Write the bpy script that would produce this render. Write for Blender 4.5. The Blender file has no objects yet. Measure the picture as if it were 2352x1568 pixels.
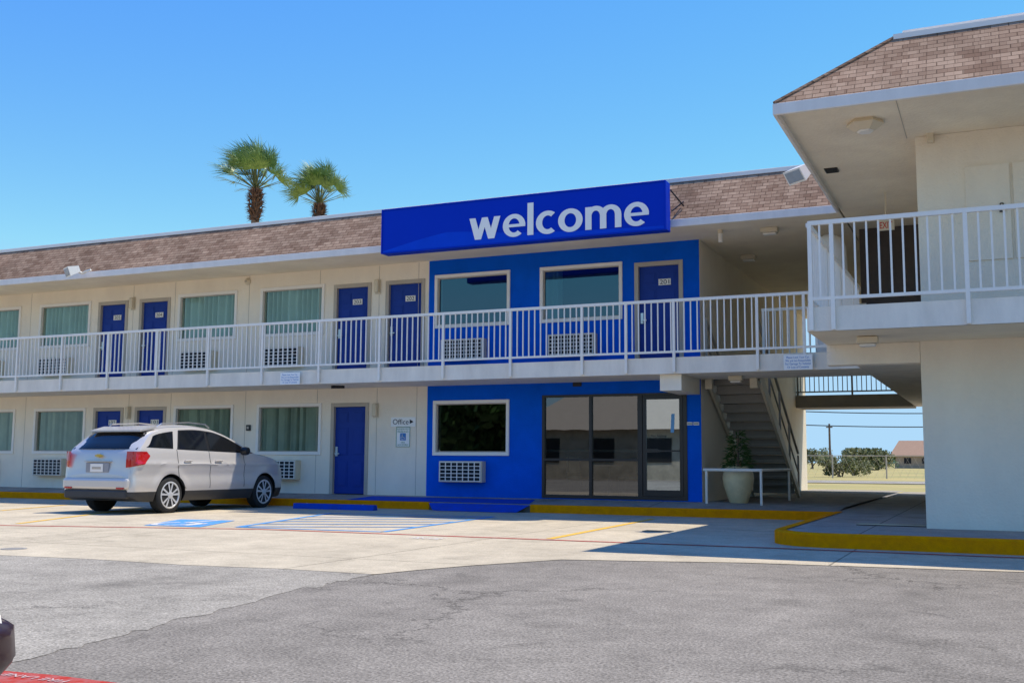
import bpy, bmesh, math, random
from mathutils import Vector, Matrix
random.seed(7)
sc=bpy.context.scene; col=sc.collection
# ------------------------------------------------------------ camera frame
F=2450.; CX=1176.; CY=784.; H=1.03
Xc=Vector((5424,240,F)).normalized(); Yc=Vector((1119,-281,-F)); Yc=(Yc-Xc*Yc.dot(Xc)).normalized(); Zc=Xc.cross(Yc)
def ray(px,py):
    v=Vector((px-CX,-(py-CY),-F)); return Vector((v.dot(Xc),v.dot(Yc),v.dot(Zc)))
def onY(px,py,Y):
    r=ray(px,py); return Vector((0,0,H))+r*(Y/r.y)
def onZ(px,py,z=0.):
    r=ray(px,py); return Vector((0,0,H))+r*((z-H)/r.z)
cam=bpy.data.cameras.new('camera'); co=bpy.data.objects.new('camera',cam); col.objects.link(co)
m=Matrix((Xc,Yc,Zc)).to_4x4(); m.translation=Vector((0,0,H)); co.matrix_world=m
cam.sensor_width=36; cam.lens=36*F/2352; cam.clip_end=6000; cam.clip_start=.05; sc.camera=co
# ------------------------------------------------------------ world and sun
SD=Vector((1.9,1.8,5.5)).normalized()
el=math.asin(SD.z); az=math.atan2(SD.x,SD.y)
w=bpy.data.worlds.new('World'); sc.world=w; w.use_nodes=True
nt=w.node_tree; bg=nt.nodes['Background']; sk=nt.nodes.new('ShaderNodeTexSky'); sk.sky_type='NISHITA'; sk.sun_disc=False
sk.sun_elevation=el; sk.sun_rotation=az; sk.air_density=1.0; sk.dust_density=.0; sk.ozone_density=3.0
vm_=nt.nodes.new('ShaderNodeVectorMath'); vm_.operation='MULTIPLY'; vm_.inputs[1].default_value=(.80,.80,1.0); nt.links.new(sk.outputs[0],vm_.inputs[0])
hs_=nt.nodes.new('ShaderNodeHueSaturation'); hs_.inputs['Saturation'].default_value=1.22; hs_.inputs['Value'].default_value=1.9
mn_=nt.nodes.new('ShaderNodeVectorMath'); mn_.operation='MINIMUM'; mn_.inputs[1].default_value=(2.9,4.7,6.4)
nt.links.new(vm_.outputs[0],hs_.inputs['Color']); nt.links.new(hs_.outputs[0],mn_.inputs[0]); nt.links.new(mn_.outputs[0],bg.inputs[0]); bg.inputs[1].default_value=.15
sl=bpy.data.lights.new('sun','SUN'); sl.energy=5.0; sl.angle=math.radians(.5); sl.color=(1,.93,.80)
so=bpy.data.objects.new('sun',sl); col.objects.link(so); so.rotation_euler=SD.to_track_quat('Z','Y').to_euler(); so.location=(20,20,40)
sc.view_settings.view_transform='Standard'; sc.view_settings.look='None'; sc.view_settings.exposure=0
# ------------------------------------------------------------ materials
def mk(name,c,rough=.7,metal=0,var=.12,ns=3.,bump=0.,bs=60.,c2=None,coat=0,spec=None,detail=6,stretch=None):
    M=bpy.data.materials.new(name); M.use_nodes=True; n=M.node_tree.nodes; L=M.node_tree.links; b=n['Principled BSDF']
    b.inputs['Roughness'].default_value=rough; b.inputs['Metallic'].default_value=metal
    if coat: b.inputs['Coat Weight'].default_value=coat; b.inputs['Coat Roughness'].default_value=.04
    if spec is not None: b.inputs['Specular IOR Level'].default_value=spec
    tc=n.new('ShaderNodeTexCoord'); mp=n.new('ShaderNodeMapping'); L.new(tc.outputs['Object'],mp.inputs[0])
    if stretch: mp.inputs['Scale'].default_value=stretch
    nz=n.new('ShaderNodeTexNoise'); nz.inputs['Scale'].default_value=ns; nz.inputs['Detail'].default_value=detail; nz.inputs['Roughness'].default_value=.65
    L.new(mp.outputs[0],nz.inputs['Vector'])
    cr=n.new('ShaderNodeValToRGB'); L.new(nz.outputs['Fac'],cr.inputs[0])
    a=c2 if c2 else tuple(x*(1-var) for x in c); d=c if c2 else tuple(min(1,x*(1+var)) for x in c)
    cr.color_ramp.elements[0].position=.3; cr.color_ramp.elements[1].position=.7
    cr.color_ramp.elements[0].color=(*a,1); cr.color_ramp.elements[1].color=(*d,1)
    L.new(cr.outputs[0],b.inputs['Base Color'])
    if bump:
        n2=n.new('ShaderNodeTexNoise'); n2.inputs['Scale'].default_value=bs; n2.inputs['Detail'].default_value=4; L.new(tc.outputs['Object'],n2.inputs['Vector'])
        bp=n.new('ShaderNodeBump'); bp.inputs['Strength'].default_value=bump; bp.inputs['Distance'].default_value=.01
        L.new(n2.outputs['Fac'],bp.inputs['Height']); L.new(bp.outputs[0],b.inputs['Normal'])
    return M
def shingle(name,axis):
    M=bpy.data.materials.new(name); M.use_nodes=True; n=M.node_tree.nodes; L=M.node_tree.links; b=n['Principled BSDF']; b.inputs['Roughness'].default_value=.95; b.inputs['Specular IOR Level'].default_value=.1
    g=n.new('ShaderNodeNewGeometry'); s=n.new('ShaderNodeSeparateXYZ'); L.new(g.outputs['Position'],s.inputs[0]); cb=n.new('ShaderNodeCombineXYZ')
    L.new(s.outputs[axis],cb.inputs[0]); mu=n.new('ShaderNodeMath'); mu.operation='MULTIPLY'; mu.inputs[1].default_value=1.35; L.new(s.outputs[2],mu.inputs[0]); L.new(mu.outputs[0],cb.inputs[1])
    def brick(w_,h_,c1,c2,off,mort,sh):
        t=n.new('ShaderNodeTexBrick'); t.inputs['Scale'].default_value=1; t.inputs['Brick Width'].default_value=w_; t.inputs['Row Height'].default_value=h_
        t.inputs['Mortar Size'].default_value=mort; t.inputs['Mortar Smooth'].default_value=.2; t.inputs['Color1'].default_value=(*c1,1); t.inputs['Color2'].default_value=(*c2,1)
        t.inputs['Mortar'].default_value=(.09,.05,.03,1); t.offset=off; t.inputs['Bias'].default_value=0
        ad=n.new('ShaderNodeVectorMath'); ad.operation='ADD'; ad.inputs[1].default_value=sh; L.new(cb.outputs[0],ad.inputs[0]); L.new(ad.outputs[0],t.inputs['Vector']); return t
    t1=brick(.21,.10,(.55,.36,.235),(.24,.135,.082),.42,.006,(0,0,0)); t2=brick(.12,.10,(.50,.33,.22),(.27,.155,.10),.63,.003,(.07,0,0))
    mx=n.new('ShaderNodeMix'); mx.data_type='RGBA'; mx.inputs[0].default_value=.40; L.new(t1.outputs[0],mx.inputs[6]); L.new(t2.outputs[0],mx.inputs[7])
    nz=n.new('ShaderNodeTexNoise'); nz.inputs['Scale'].default_value=1.2; nz.inputs['Detail'].default_value=8; L.new(g.outputs['Position'],nz.inputs['Vector'])
    mr=n.new('ShaderNodeMapRange'); mr.inputs[1].default_value=.3; mr.inputs[2].default_value=.7; mr.inputs[3].default_value=.82; mr.inputs[4].default_value=1.16; L.new(nz.outputs['Fac'],mr.inputs[0])
    vm=n.new('ShaderNodeVectorMath'); vm.operation='SCALE'; L.new(mx.outputs[2],vm.inputs[0]); L.new(mr.outputs[0],vm.inputs['Scale']); L.new(vm.outputs[0],b.inputs['Base Color'])
    bp=n.new('ShaderNodeBump'); bp.inputs['Strength'].default_value=.8; bp.inputs['Distance'].default_value=.025; L.new(t1.outputs['Fac'],bp.inputs['Height']); bp.invert=True; L.new(bp.outputs[0],b.inputs['Normal'])
    return M
def asphalt(name,c,crack=.5,joint=False,speck=.35,blotch=1.,cw=.005,stain=.78):
    M=bpy.data.materials.new(name); M.use_nodes=True; n=M.node_tree.nodes; L=M.node_tree.links; b=n['Principled BSDF']; b.inputs['Roughness'].default_value=.95; b.inputs['Specular IOR Level'].default_value=.08
    g=n.new('ShaderNodeNewGeometry')
    def noise(s,d=6,r=.6,dist=0,sc_=None):
        z=n.new('ShaderNodeTexNoise'); z.inputs['Scale'].default_value=s; z.inputs['Detail'].default_value=d; z.inputs['Roughness'].default_value=r; z.inputs['Distortion'].default_value=dist
        if sc_:
            mp=n.new('ShaderNodeMapping'); mp.inputs['Scale'].default_value=sc_; mp.inputs['Rotation'].default_value=(0,0,.5); L.new(g.outputs['Position'],mp.inputs[0]); L.new(mp.outputs[0],z.inputs['Vector'])
        else: L.new(g.outputs['Position'],z.inputs['Vector'])
        return z
    def rng(src,a,b_,lo,hi):
        r=n.new('ShaderNodeMapRange'); r.inputs[1].default_value=a; r.inputs[2].default_value=b_; r.inputs[3].default_value=lo; r.inputs[4].default_value=hi; L.new(src,r.inputs[0]); return r.outputs[0]
    def mul(a,b_):
        q=n.new('ShaderNodeMath'); q.operation='MULTIPLY'; L.new(a,q.inputs[0]); L.new(b_,q.inputs[1]); return q.outputs[0]
    f=rng(noise(.45,8,.7,.8,(1,.45,1)).outputs['Fac'],.35,.65,1-.20*blotch,1+.16*blotch)
    f=mul(f,rng(noise(2.6,8,.78).outputs['Fac'],.36,.64,1-.17*blotch,1+.13*blotch))
    sp=noise(60,2,.6); f=mul(f,rng(sp.outputs['Fac'],.36,.64,1-speck,1+speck))
    sp2=noise(24,5,.85); f=mul(f,rng(sp2.outputs['Fac'],.38,.62,1-speck*.5,1+speck*.5))
    for (vs,amt,ws) in ((.28,crack,cw),(.9,crack*.5,cw*.9)):
        v=n.new('ShaderNodeTexVoronoi'); v.feature='DISTANCE_TO_EDGE'; v.inputs['Scale'].default_value=vs
        nd=noise(1.7,6,.7); va=n.new('ShaderNodeVectorMath'); va.operation='SCALE'; L.new(nd.outputs['Color'],va.inputs[0]); va.inputs['Scale'].default_value=1.3
        vb=n.new('ShaderNodeVectorMath'); vb.operation='ADD'; L.new(g.outputs['Position'],vb.inputs[0]); L.new(va.outputs[0],vb.inputs[1]); L.new(vb.outputs[0],v.inputs['Vector'])
        ck=rng(v.outputs['Distance'],.0,ws,1-amt,1.)
        mk_=rng(noise(.35,2,.5).outputs['Fac'],.45,.55,0,1); mm=n.new('ShaderNodeMix'); mm.data_type='FLOAT'; L.new(mk_,mm.inputs[0]); mm.inputs[2].default_value=1.; L.new(ck,mm.inputs[3]); f=mul(f,mm.outputs[0])
    st=noise(1.0,3,.5); f=mul(f,rng(st.outputs['Fac'],.58,.70,1,stain))
    st2=noise(2.3,2,.5,.5); f=mul(f,rng(st2.outputs['Fac'],.66,.70,1,stain))
    if joint:
        t=n.new('ShaderNodeTexBrick'); t.inputs['Scale'].default_value=1; t.inputs['Brick Width'].default_value=4.6; t.inputs['Row Height'].default_value=3.4; t.inputs['Mortar Size'].default_value=.012; t.offset=0
        t.inputs['Mortar Smooth'].default_value=.1
        va2=n.new('ShaderNodeVectorMath'); va2.operation='ADD'; va2.inputs[1].default_value=(1.6,.55,0); L.new(g.outputs['Position'],va2.inputs[0]); L.new(va2.outputs[0],t.inputs['Vector'])
        f=mul(f,rng(t.outputs['Fac'],0,1,1,.5))
    cc=n.new('ShaderNodeVectorMath'); cc.operation='SCALE'; cc.inputs[0].default_value=c; L.new(f,cc.inputs['Scale']); L.new(cc.outputs[0],b.inputs['Base Color'])
    bp=n.new('ShaderNodeBump'); bp.inputs['Strength'].default_value=.6; bp.inputs['Distance'].default_value=.010; L.new(sp.outputs['Fac'],bp.inputs['Height']); L.new(bp.outputs[0],b.inputs['Normal'])
    return M
def glassm(name,tint,refl,edge=.5,wob=.02,gc=(.85,.95,.97),rough=.01):
    M=bpy.data.materials.new(name); M.use_nodes=True; n=M.node_tree.nodes; L=M.node_tree.links; n.remove(n['Principled BSDF'])
    o=n['Material Output']; t=n.new('ShaderNodeBsdfTransparent'); t.inputs[0].default_value=(*tint,1); g=n.new('ShaderNodeBsdfGlossy'); g.inputs['Roughness'].default_value=rough; g.inputs[0].default_value=(*gc,1)
    lw=n.new('ShaderNodeLayerWeight'); lw.inputs[0].default_value=.5; pw=n.new('ShaderNodeMath'); pw.operation='POWER'; pw.inputs[1].default_value=3; L.new(lw.outputs['Facing'],pw.inputs[0])
    ml=n.new('ShaderNodeMath'); ml.operation='MULTIPLY_ADD'; ml.inputs[1].default_value=edge; ml.inputs[2].default_value=refl; ml.use_clamp=True; L.new(pw.outputs[0],ml.inputs[0])
    tc=n.new('ShaderNodeTexCoord'); nz=n.new('ShaderNodeTexNoise'); nz.inputs['Scale'].default_value=1.3; L.new(tc.outputs['Object'],nz.inputs['Vector']); bp=n.new('ShaderNodeBump'); bp.inputs['Strength'].default_value=wob; bp.inputs['Distance'].default_value=.02
    L.new(nz.outputs['Fac'],bp.inputs['Height']); L.new(bp.outputs[0],g.inputs['Normal'])
    mx=n.new('ShaderNodeMixShader'); L.new(ml.outputs[0],mx.inputs[0]); L.new(t.outputs[0],mx.inputs[1]); L.new(g.outputs[0],mx.inputs[2]); L.new(mx.outputs[0],o.inputs[0]); return M
def paint(name,c,wear=.45,p0=.38,p1=.60):
    M=bpy.data.materials.new(name); M.use_nodes=True; n=M.node_tree.nodes; L=M.node_tree.links; b=n['Principled BSDF']; b.inputs['Roughness'].default_value=.85; b.inputs['Specular IOR Level'].default_value=.1
    g=n.new('ShaderNodeNewGeometry'); nz=n.new('ShaderNodeTexNoise'); nz.inputs['Scale'].default_value=9; nz.inputs['Detail'].default_value=8; nz.inputs['Roughness'].default_value=.75; L.new(g.outputs['Position'],nz.inputs['Vector'])
    r=n.new('ShaderNodeValToRGB'); r.color_ramp.elements[0].position=p0; r.color_ramp.elements[1].position=p1; r.color_ramp.elements[0].color=(*[x*(1-wear)+.33*wear for x in c],1); r.color_ramp.elements[1].color=(*c,1)
    L.new(nz.outputs['Fac'],r.inputs[0]); L.new(r.outputs[0],b.inputs['Base Color']); return M
m_white=mk('stucco_white',(.95,.83,.66),.95,var=.07,ns=1.1,bump=.9,bs=30,stretch=(1,1,.45),spec=.15)
m_soffit=mk('soffit_stucco',(.94,.80,.60),.95,var=.10,ns=.9,bump=1.,bs=20,spec=.1)
m_blue=mk('stucco_blue',(.002,.115,.66),.85,var=.12,ns=1.5,bump=.7,bs=30,spec=.08)
m_door=mk('door_blue',(.014,.050,.30),.5,var=.06,spec=.2)
m_trim=mk('white_trim',(.95,.88,.78),.6,var=.02,spec=.3)
m_rail=mk('rail_white',(.95,.88,.77),.5,var=.04,ns=8,spec=.3)
m_conc=mk('slab_paint',(.90,.81,.68),.85,var=.12,ns=2.5,bump=.4,stretch=(1,1,.3),spec=.2)
m_fascia=mk('fascia_paint',(.84,.78,.71),.7,var=.08,stretch=(1,1,.3),spec=.2)
m_beige=mk('beige_enamel',(.74,.63,.45),.5,var=.05)
m_frame=mk('door_frame_taupe',(.50,.43,.34),.6,var=.05)
m_dark=mk('dark_void',(.012,.012,.014),.8)
m_black=mk('black_metal',(.012,.012,.013),.35,var=.02)
m_plate=mk('plate_white',(.88,.83,.74),.5,var=.02)
m_ink=mk('ink_black',(.01,.01,.015),.6)
m_inkb=mk('ink_blue',(.05,.22,.55),.6)
m_curt=mk('curtain_teal',(.56,.64,.55),.85,var=.10,ns=1.2)
m_blind=mk('blind_green',(.56,.58,.46),.8,var=.12)
m_room=mk('room_dark',(.05,.05,.05),.9)  # near-black colour stands in for unlit room interiors
m_steel=mk('steel',(.6,.6,.6),.3,1.,var=.05)
m_sign=mk('sign_blue',(.001,.036,.50),.5,var=.03,ns=.6,spec=.08)
m_sign2=mk('sign_swoosh_blue',(.001,.060,.62),.45,var=.10,ns=.8,spec=.1)
m_letter=mk('letter_white',(.95,.91,.84),.5,var=.01)
m_orange=mk('kerb_orange',(1.0,.34,.0),.9,ns=9,bump=.6,spec=.05,c2=(.80,.25,.005))
m_kblue=mk('kerb_blue',(.006,.08,.58),.85,ns=6,spec=.1,c2=(.02,.07,.38))
m_grey=mk('stair_grey',(.32,.29,.25),.8,var=.1)
m_pot=mk('pot_cream',(.74,.60,.34),.5,var=.12,ns=4)
m_green=mk('leaf_green',(.08,.17,.035),.6,c2=(.03,.07,.015),ns=8)
m_green2=mk('leaf_olive',(.19,.19,.05),.7,c2=(.07,.08,.02),ns=.8)
m_palm=mk('palm_leaf',(.25,.34,.08),.4,c2=(.07,.14,.03),ns=5.5)
m_thatch=mk('palm_thatch',(.24,.12,.06),.9,c2=(.06,.03,.02),ns=5)
m_wood=mk('weathered_wood',(.18,.12,.08),.9,var=.3)
m_walk=asphalt('walk_concrete',(.37,.335,.29),.2,True,.12,.7)
m_asp=asphalt('asphalt_dark',(.250,.220,.182),.55,False,.34,.9,.010,.82)
m_asp2=asphalt('asphalt_old',(.345,.308,.252),.55,False,.32,1.,.010,.82)
m_cc=asphalt('concrete',(.55,.465,.335),.35,True,.10,.7,.006,.88)
m_grass=mk('dry_grass',(.50,.37,.13),.95,c2=(.27,.25,.08),ns=.09,bump=.5,bs=3)
m_red=paint('paint_red',(.45,.035,.02),.35); m_yel=paint('paint_yellow',(.85,.48,.03),.4); m_pbl=paint('paint_blue',(.05,.30,.66),.45); m_pwh=paint('paint_white',(.75,.72,.68),.3); m_pwf=paint('paint_white_faded',(.62,.45,.40),.5,.45,.60)
m_sh=shingle('shingle_front',0); m_shs=shingle('shingle_side',1)
m_glu=glassm('glass_upper',(.74,.88,.88),.05,.25); m_gll=glassm('glass_lower',(.70,.78,.74),.06,.25); m_gls=glassm('glass_storefront',(.30,.31,.31),.17,.6,.02,(.80,.80,.78))
m_glb=glassm('glass_blue_room',(.25,.42,.48),.22,.4,.03,(.28,.50,.60)); m_gld=glassm('glass_door_pane',(.55,.60,.62),.42,.6,.01)
m_redl=mk('exit_red',(.6,.04,.03),.5)
# ------------------------------------------------------------ mesh builder
ORG={}
class MB:
    def __init__(s): s.v=[]; s.f=[]
    def poly(s,*p):
        k=len(s.v); s.v+= [Vector(q) for q in p]; s.f.append(tuple(range(k,k+len(p)))); return s
    def box(s,x0,x1,y0,y1,z0,z1):
        k=len(s.v); s.v+=[Vector(q) for q in ((x0,y0,z0),(x1,y0,z0),(x1,y1,z0),(x0,y1,z0),(x0,y0,z1),(x1,y0,z1),(x1,y1,z1),(x0,y1,z1))]
        s.f+=[tuple(k+i for i in q) for q in ((3,2,1,0),(4,5,6,7),(0,1,5,4),(1,2,6,5),(2,3,7,6),(3,0,4,7))]; return s
    def tube(s,a,b,r,n=8,r2=None,phase=0,cap=True):
        a=Vector(a); b=Vector(b); r2=r if r2 is None else r2; d=(b-a).normalized(); u=d.cross(Vector((0,0,1)))
        if u.length<.01: u=Vector((1,0,0))
        u.normalize(); t=d.cross(u); k=len(s.v)
        for c,rr in ((a,r),(b,r2)):
            for i in range(n):
                q=2*math.pi*i/n+phase; s.v.append(c+u*math.cos(q)*rr+t*math.sin(q)*rr)
        for i in range(n): j=(i+1)%n; s.f.append((k+i,k+j,k+n+j,k+n+i))
        if cap: s.f.append(tuple(k+i for i in range(n))[::-1]); s.f.append(tuple(k+n+i for i in range(n)))
        return s
    def bar(s,a,b,w): return s.tube(a,b,w*.7071,4,phase=math.pi/4)
    def path(s,pts,r,n=6):
        for i in range(len(pts)-1): s.tube(pts[i],pts[i+1],r,n)
        return s
    def lathe(s,prof,c=(0,0,0),n=24,axis='z'):
        c=Vector(c); k=len(s.v)
        for r,h in prof:
            for i in range(n):
                q=2*math.pi*i/n
                p=(r*math.cos(q),r*math.sin(q),h) if axis=='z' else ((h,r*math.cos(q),r*math.sin(q)) if axis=='x' else (r*math.cos(q),h,r*math.sin(q)))
                s.v.append(c+Vector(p))
        for a in range(len(prof)-1):
            for i in range(n): j=(i+1)%n; s.f.append((k+a*n+i,k+a*n+j,k+(a+1)*n+j,k+(a+1)*n+i))
        s.f.append(tuple(k+i for i in range(n))[::-1]); e=k+(len(prof)-1)*n; s.f.append(tuple(e+i for i in range(n))); return s
    def build(s,name,mat,parent=None,smooth=False,bevel=0,recalc=True,ang=40):
        o=ORG.get(parent.name,Vector((0,0,0))) if parent else Vector((0,0,0))
        me=bpy.data.meshes.new(name); me.from_pydata([tuple(q-o) for q in s.v],[],s.f); me.materials.append(mat)
        if recalc:
            bm=bmesh.new(); bm.from_mesh(me); bmesh.ops.recalc_face_normals(bm,faces=bm.faces); bm.to_mesh(me); bm.free()
        if smooth:
            for p in me.polygons: p.use_smooth=True
            me.set_sharp_from_angle(angle=math.radians(ang))
        ob=bpy.data.objects.new(name,me); col.objects.link(ob)
        if parent: ob.parent=parent; ORG[ob.name]=o
        if bevel:
            b=ob.modifiers.new('bevel','BEVEL'); b.width=bevel; b.segments=2; b.limit_method='ANGLE'
        return ob
def thing(name,label,cat,loc=(0,0,0),group=None,rz=0):
    o=bpy.data.objects.new(name,None); col.objects.link(o); o.location=loc; o.rotation_euler=(0,0,rz); o['label']=label; o['category']=cat
    o.empty_display_size=.1
    if group: o['group']=group
    ORG[o.name]=Vector(loc); return o
def tag(o,label,cat,group=None):
    o['label']=label; o['category']=cat
    if group: o['group']=group
    return o
def struct(o): o['kind']='structure'; return o
def text(body,name,mat,parent,x0,x1,z0,z1,Y,bold=0.,ext=.004,plane='XZ',flip=False,spacing=1.):
    cu=bpy.data.curves.new('t','FONT'); cu.body=body; cu.offset=bold; cu.extrude=0; cu.space_character=spacing; cu.align_x='CENTER'
    t=bpy.data.objects.new('t',cu); col.objects.link(t); bpy.context.view_layer.update()
    me=bpy.data.meshes.new_from_object(t.evaluated_get(bpy.context.evaluated_depsgraph_get()))
    bpy.data.objects.remove(t)
    xs=[v.co.x for v in me.vertices]; ys=[v.co.y for v in me.vertices]; a,b,c,d=min(xs),max(xs),min(ys),max(ys)
    o=ORG.get(parent.name,Vector((0,0,0))) if parent else Vector((0,0,0))
    for v in me.vertices:
        u=(v.co.x-a)/(b-a); q=(v.co.y-c)/(d-c)
        if flip: u=1-u; q=1-q
        if plane=='XZ': v.co=Vector((x0+(x1-x0)*u,Y,z0+(z1-z0)*q))-o
        else: v.co=Vector((x0+(x1-x0)*u,z0+(z1-z0)*q,Y))-o
    me.materials.clear(); me.materials.append(mat)
    ob=bpy.data.objects.new(name,me); col.objects.link(ob)
    if parent: ob.parent=parent
    return ob
# ------------------------------------------------------------ ground
def sheet(name,pts,z,mat):
    b=MB(); b.poly(*[(p[0],p[1],z) for p in pts]); o=b.build(name,mat,recalc=False)
    if o.data.polygons[0].normal.z<0: o.data.flip_normals()
    return struct(o)
sheet('ground',[(-3000,-3000),(3000,-3000),(3000,5000),(-3000,5000)],-.03,m_grass)
sheet('parking_lot',[(-90,-60),(60,-60),(60,40),(-90,40)],0,m_asp)
px=lambda L_,z=0.:[onZ(a,b,z) for a,b in L_]
e=px([(0,1275),(210,1284),(430,1298),(640,1306),(860,1319),(960,1309),(1080,1299),(1290,1285),(1500,1289),(1700,1292),(2352,1314)])
sheet('concrete_apron',[(-60,e[0].y-.3)]+[(p.x,p.y) for p in e]+[(20,12.2),(20,19.9),(-60,19.9)],.005,m_cc)
rg=random.Random(11)
qq=[]
qb=[(860,1318),(700,1352),(420,1420),(200,1480),(0,1530)]
for i in range(len(qb)-1):
    for k in range(10):
        u=k/10; qq.append((qb[i][0]*(1-u)+qb[i+1][0]*u+rg.uniform(-8,8),qb[i][1]*(1-u)+qb[i+1][1]*u+rg.uniform(-3.5,3.5)))
q=px(qq+[qb[-1]])
sheet('old_asphalt',[(-60,e[0].y-.3)]+[(p.x,p.y) for p in e[:5]]+[(p.x,p.y) for p in q]+[(-8,-12),(-60,-12)],.0025,m_asp2)
sheet('road',[(-400,58),(400,58),(400,66),(-400,66)],0,m_asp2)
b=MB(); KY=19.86
b.poly((-45,KY,.15),(-5.41,KY,.15),(-5.41,21.1,.24),(-45,21.1,.24)); b.poly((-45,KY,-.02),(-5.41,KY,-.02),(-5.41,KY,.15),(-45,KY,.15))
b.poly((-5.41,KY,.15),(-2.68,KY,.15),(-2.68,21.1,.2),(-5.41,21.1,.24)); b.poly((-5.41,21.1,.24),(-2.68,21.1,.2),(-2.68,35,.2),(-5.41,35,.2))
struct(b.build('walkway',m_walk,recalc=False))
b=MB(); pts=[(-2.68,35),(-2.68,14.3)]+[(-2.68+.75*(1-math.cos(t)),14.3-.75*math.sin(t)) for t in [math.pi/2*i/8 for i in range(1,9)]]+[(14,13.55),(14,35)]
b.poly(*[(p[0],p[1],.165) for p in pts]); struct(b.build('side_walkway',m_walk,recalc=False))
def kerb(name,pts,z0,z1,w_,mat,zz=0):
    b=MB()
    for i in range(len(pts)-1):
        a=Vector((*pts[i],0)); c=Vector((*pts[i+1],0)); d=(c-a).normalized(); n_=Vector((d.y,-d.x,0))
        A0=a; C0=c; A1=a-n_*w_; C1=c-n_*w_
        b.poly((A0.x,A0.y,z0),(C0.x,C0.y,z0),(C0.x,C0.y,z1-.02),(A0.x,A0.y,z1-.02)); 
        A2=a-n_*.02; C2=c-n_*.02
        b.poly((A0.x,A0.y,z1-.02),(C0.x,C0.y,z1-.02),(C2.x,C2.y,z1),(A2.x,A2.y,z1)); b.poly((A2.x,A2.y,z1),(C2.x,C2.y,z1),(C1.x,C1.y,z1),(A1.x,A1.y,z1))
    return struct(b.build(name,mat,recalc=False,smooth=True))
kerb('kerb',[(-45,KY-.02),(-10.9,KY-.02)],0,.162,.15,m_orange)
kerb('kerb',[(-8.6,KY-.02),(-2.7,KY-.02)],0,.162,.15,m_orange)
kerb('kerb',[(-2.7,19.84),(-2.7,14.3)]+[(-2.7+.77*(1-math.cos(t)),14.3-.77*math.sin(t)) for t in [math.pi/2*i/8 for i in range(1,9)]]+[(-.6,13.53),(14,13.53)],0,.177,.15,m_orange)
b=MB(); r0=.012
b.poly((-10.5,19.48,r0),(-9.0,19.48,r0),(-9.0,KY-.005,.153),(-10.5,KY-.005,.153)); b.poly((-10.9,KY-.04,.15),(-10.7,19.62,r0),(-10.5,19.48,r0),(-10.5,KY-.005,.153)); b.poly((-9.0,19.48,r0),(-8.8,19.62,r0),(-8.6,KY-.04,.15),(-9.0,KY-.005,.153))
struct(b.build('kerb_ramp',m_kblue,recalc=False))
b=MB(); wz=lambda y:.15+(y-KY)*.09/1.24+.005
b.poly((-13.1,KY+.16,wz(KY+.16)),(-8.7,KY+.16,wz(KY+.16)),(-8.9,KY+.95,wz(KY+.95)),(-12.9,KY+.95,wz(KY+.95))); struct(b.build('walkway_paint',m_kblue,recalc=False))
def strip(name,pts,w_,z,mat):
    b=MB()
    for i in range(len(pts)-1):
        a=Vector((pts[i][0],pts[i][1],z)); c=Vector((pts[i+1][0],pts[i+1][1],z)); d=(c-a).normalized(); n_=Vector((-d.y,d.x,0))*w_/2
        b.poly(a-n_,c-n_,c+n_,a+n_)
    return struct(b.build(name,mat,recalc=False))
rl=px([(-60,1206),(600,1216),(1200,1238),(1765,1259),(2400,1284)])
strip('fire_lane_line',rl,.11,.009,m_red)
strip('stall_line',px([(1262,1238),(1500,1192)]),.11,.0095,m_yel)
strip('stall_line',px([(0,1173),(170,1158)]),.11,.0095,m_yel)
strip('stall_line',px([(40,1203),(330,1166)]),.11,.0095,m_yel)
A,B_,C_,D_=px([(545,1211),(880,1222),(1135,1187),(760,1179)])
strip('access_aisle_marking',[A,B_,C_,D_,A],.10,.010,m_pbl)
for k in range(1,6):
    u=k/6; strip('access_aisle_marking',[A.lerp(D_,max(0,u-.14)),B_.lerp(C_,min(1,u+.1))],.10,.0105+.0003*k,m_pbl)
S=px([(330,1207),(460,1211),(540,1196),(415,1193)])
sheet('accessible_bay_marking',[(p.x,p.y) for p in S],.010,m_pbl)
cs=(S[0]+S[1]+S[2]+S[3])/4
ring=[(cs.x+.3*math.cos(t),cs.y-.3+.42*math.sin(t)) for t in [math.pi*(.75+1.4*i/12) for i in range(13)]]
strip('accessible_symbol_marking',ring,.1,.014,m_pwh); strip('accessible_symbol_marking',[(cs.x-.05,cs.y+.75),(cs.x-.05,cs.y-.05),(cs.x+.35,cs.y-.05),(cs.x+.42,cs.y-.6)],.11,.0145,m_pwh)
o=text('FIRE LANE','fire_lane_marking',m_pwh,None,onZ(968,1233).x,onZ(1058,1233).x,onZ(1000,1240).y,onZ(1000,1240).y+.28,.013,.0,plane='XY'); struct(o)
p0=px([(-80,1536),(120,1553),(290,1574),(200,1640),(-200,1600)]); sheet('fire_lane_band',[(p.x,p.y) for p in p0],.009,m_red)
a=onZ(85,1560); o=text('FIRE LANE','fire_lane_marking',m_pwf,None,a.x-.20,a.x+.20,a.y-.04,a.y+.01,.013,.0,plane='XY',flip=True); struct(o)
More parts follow.
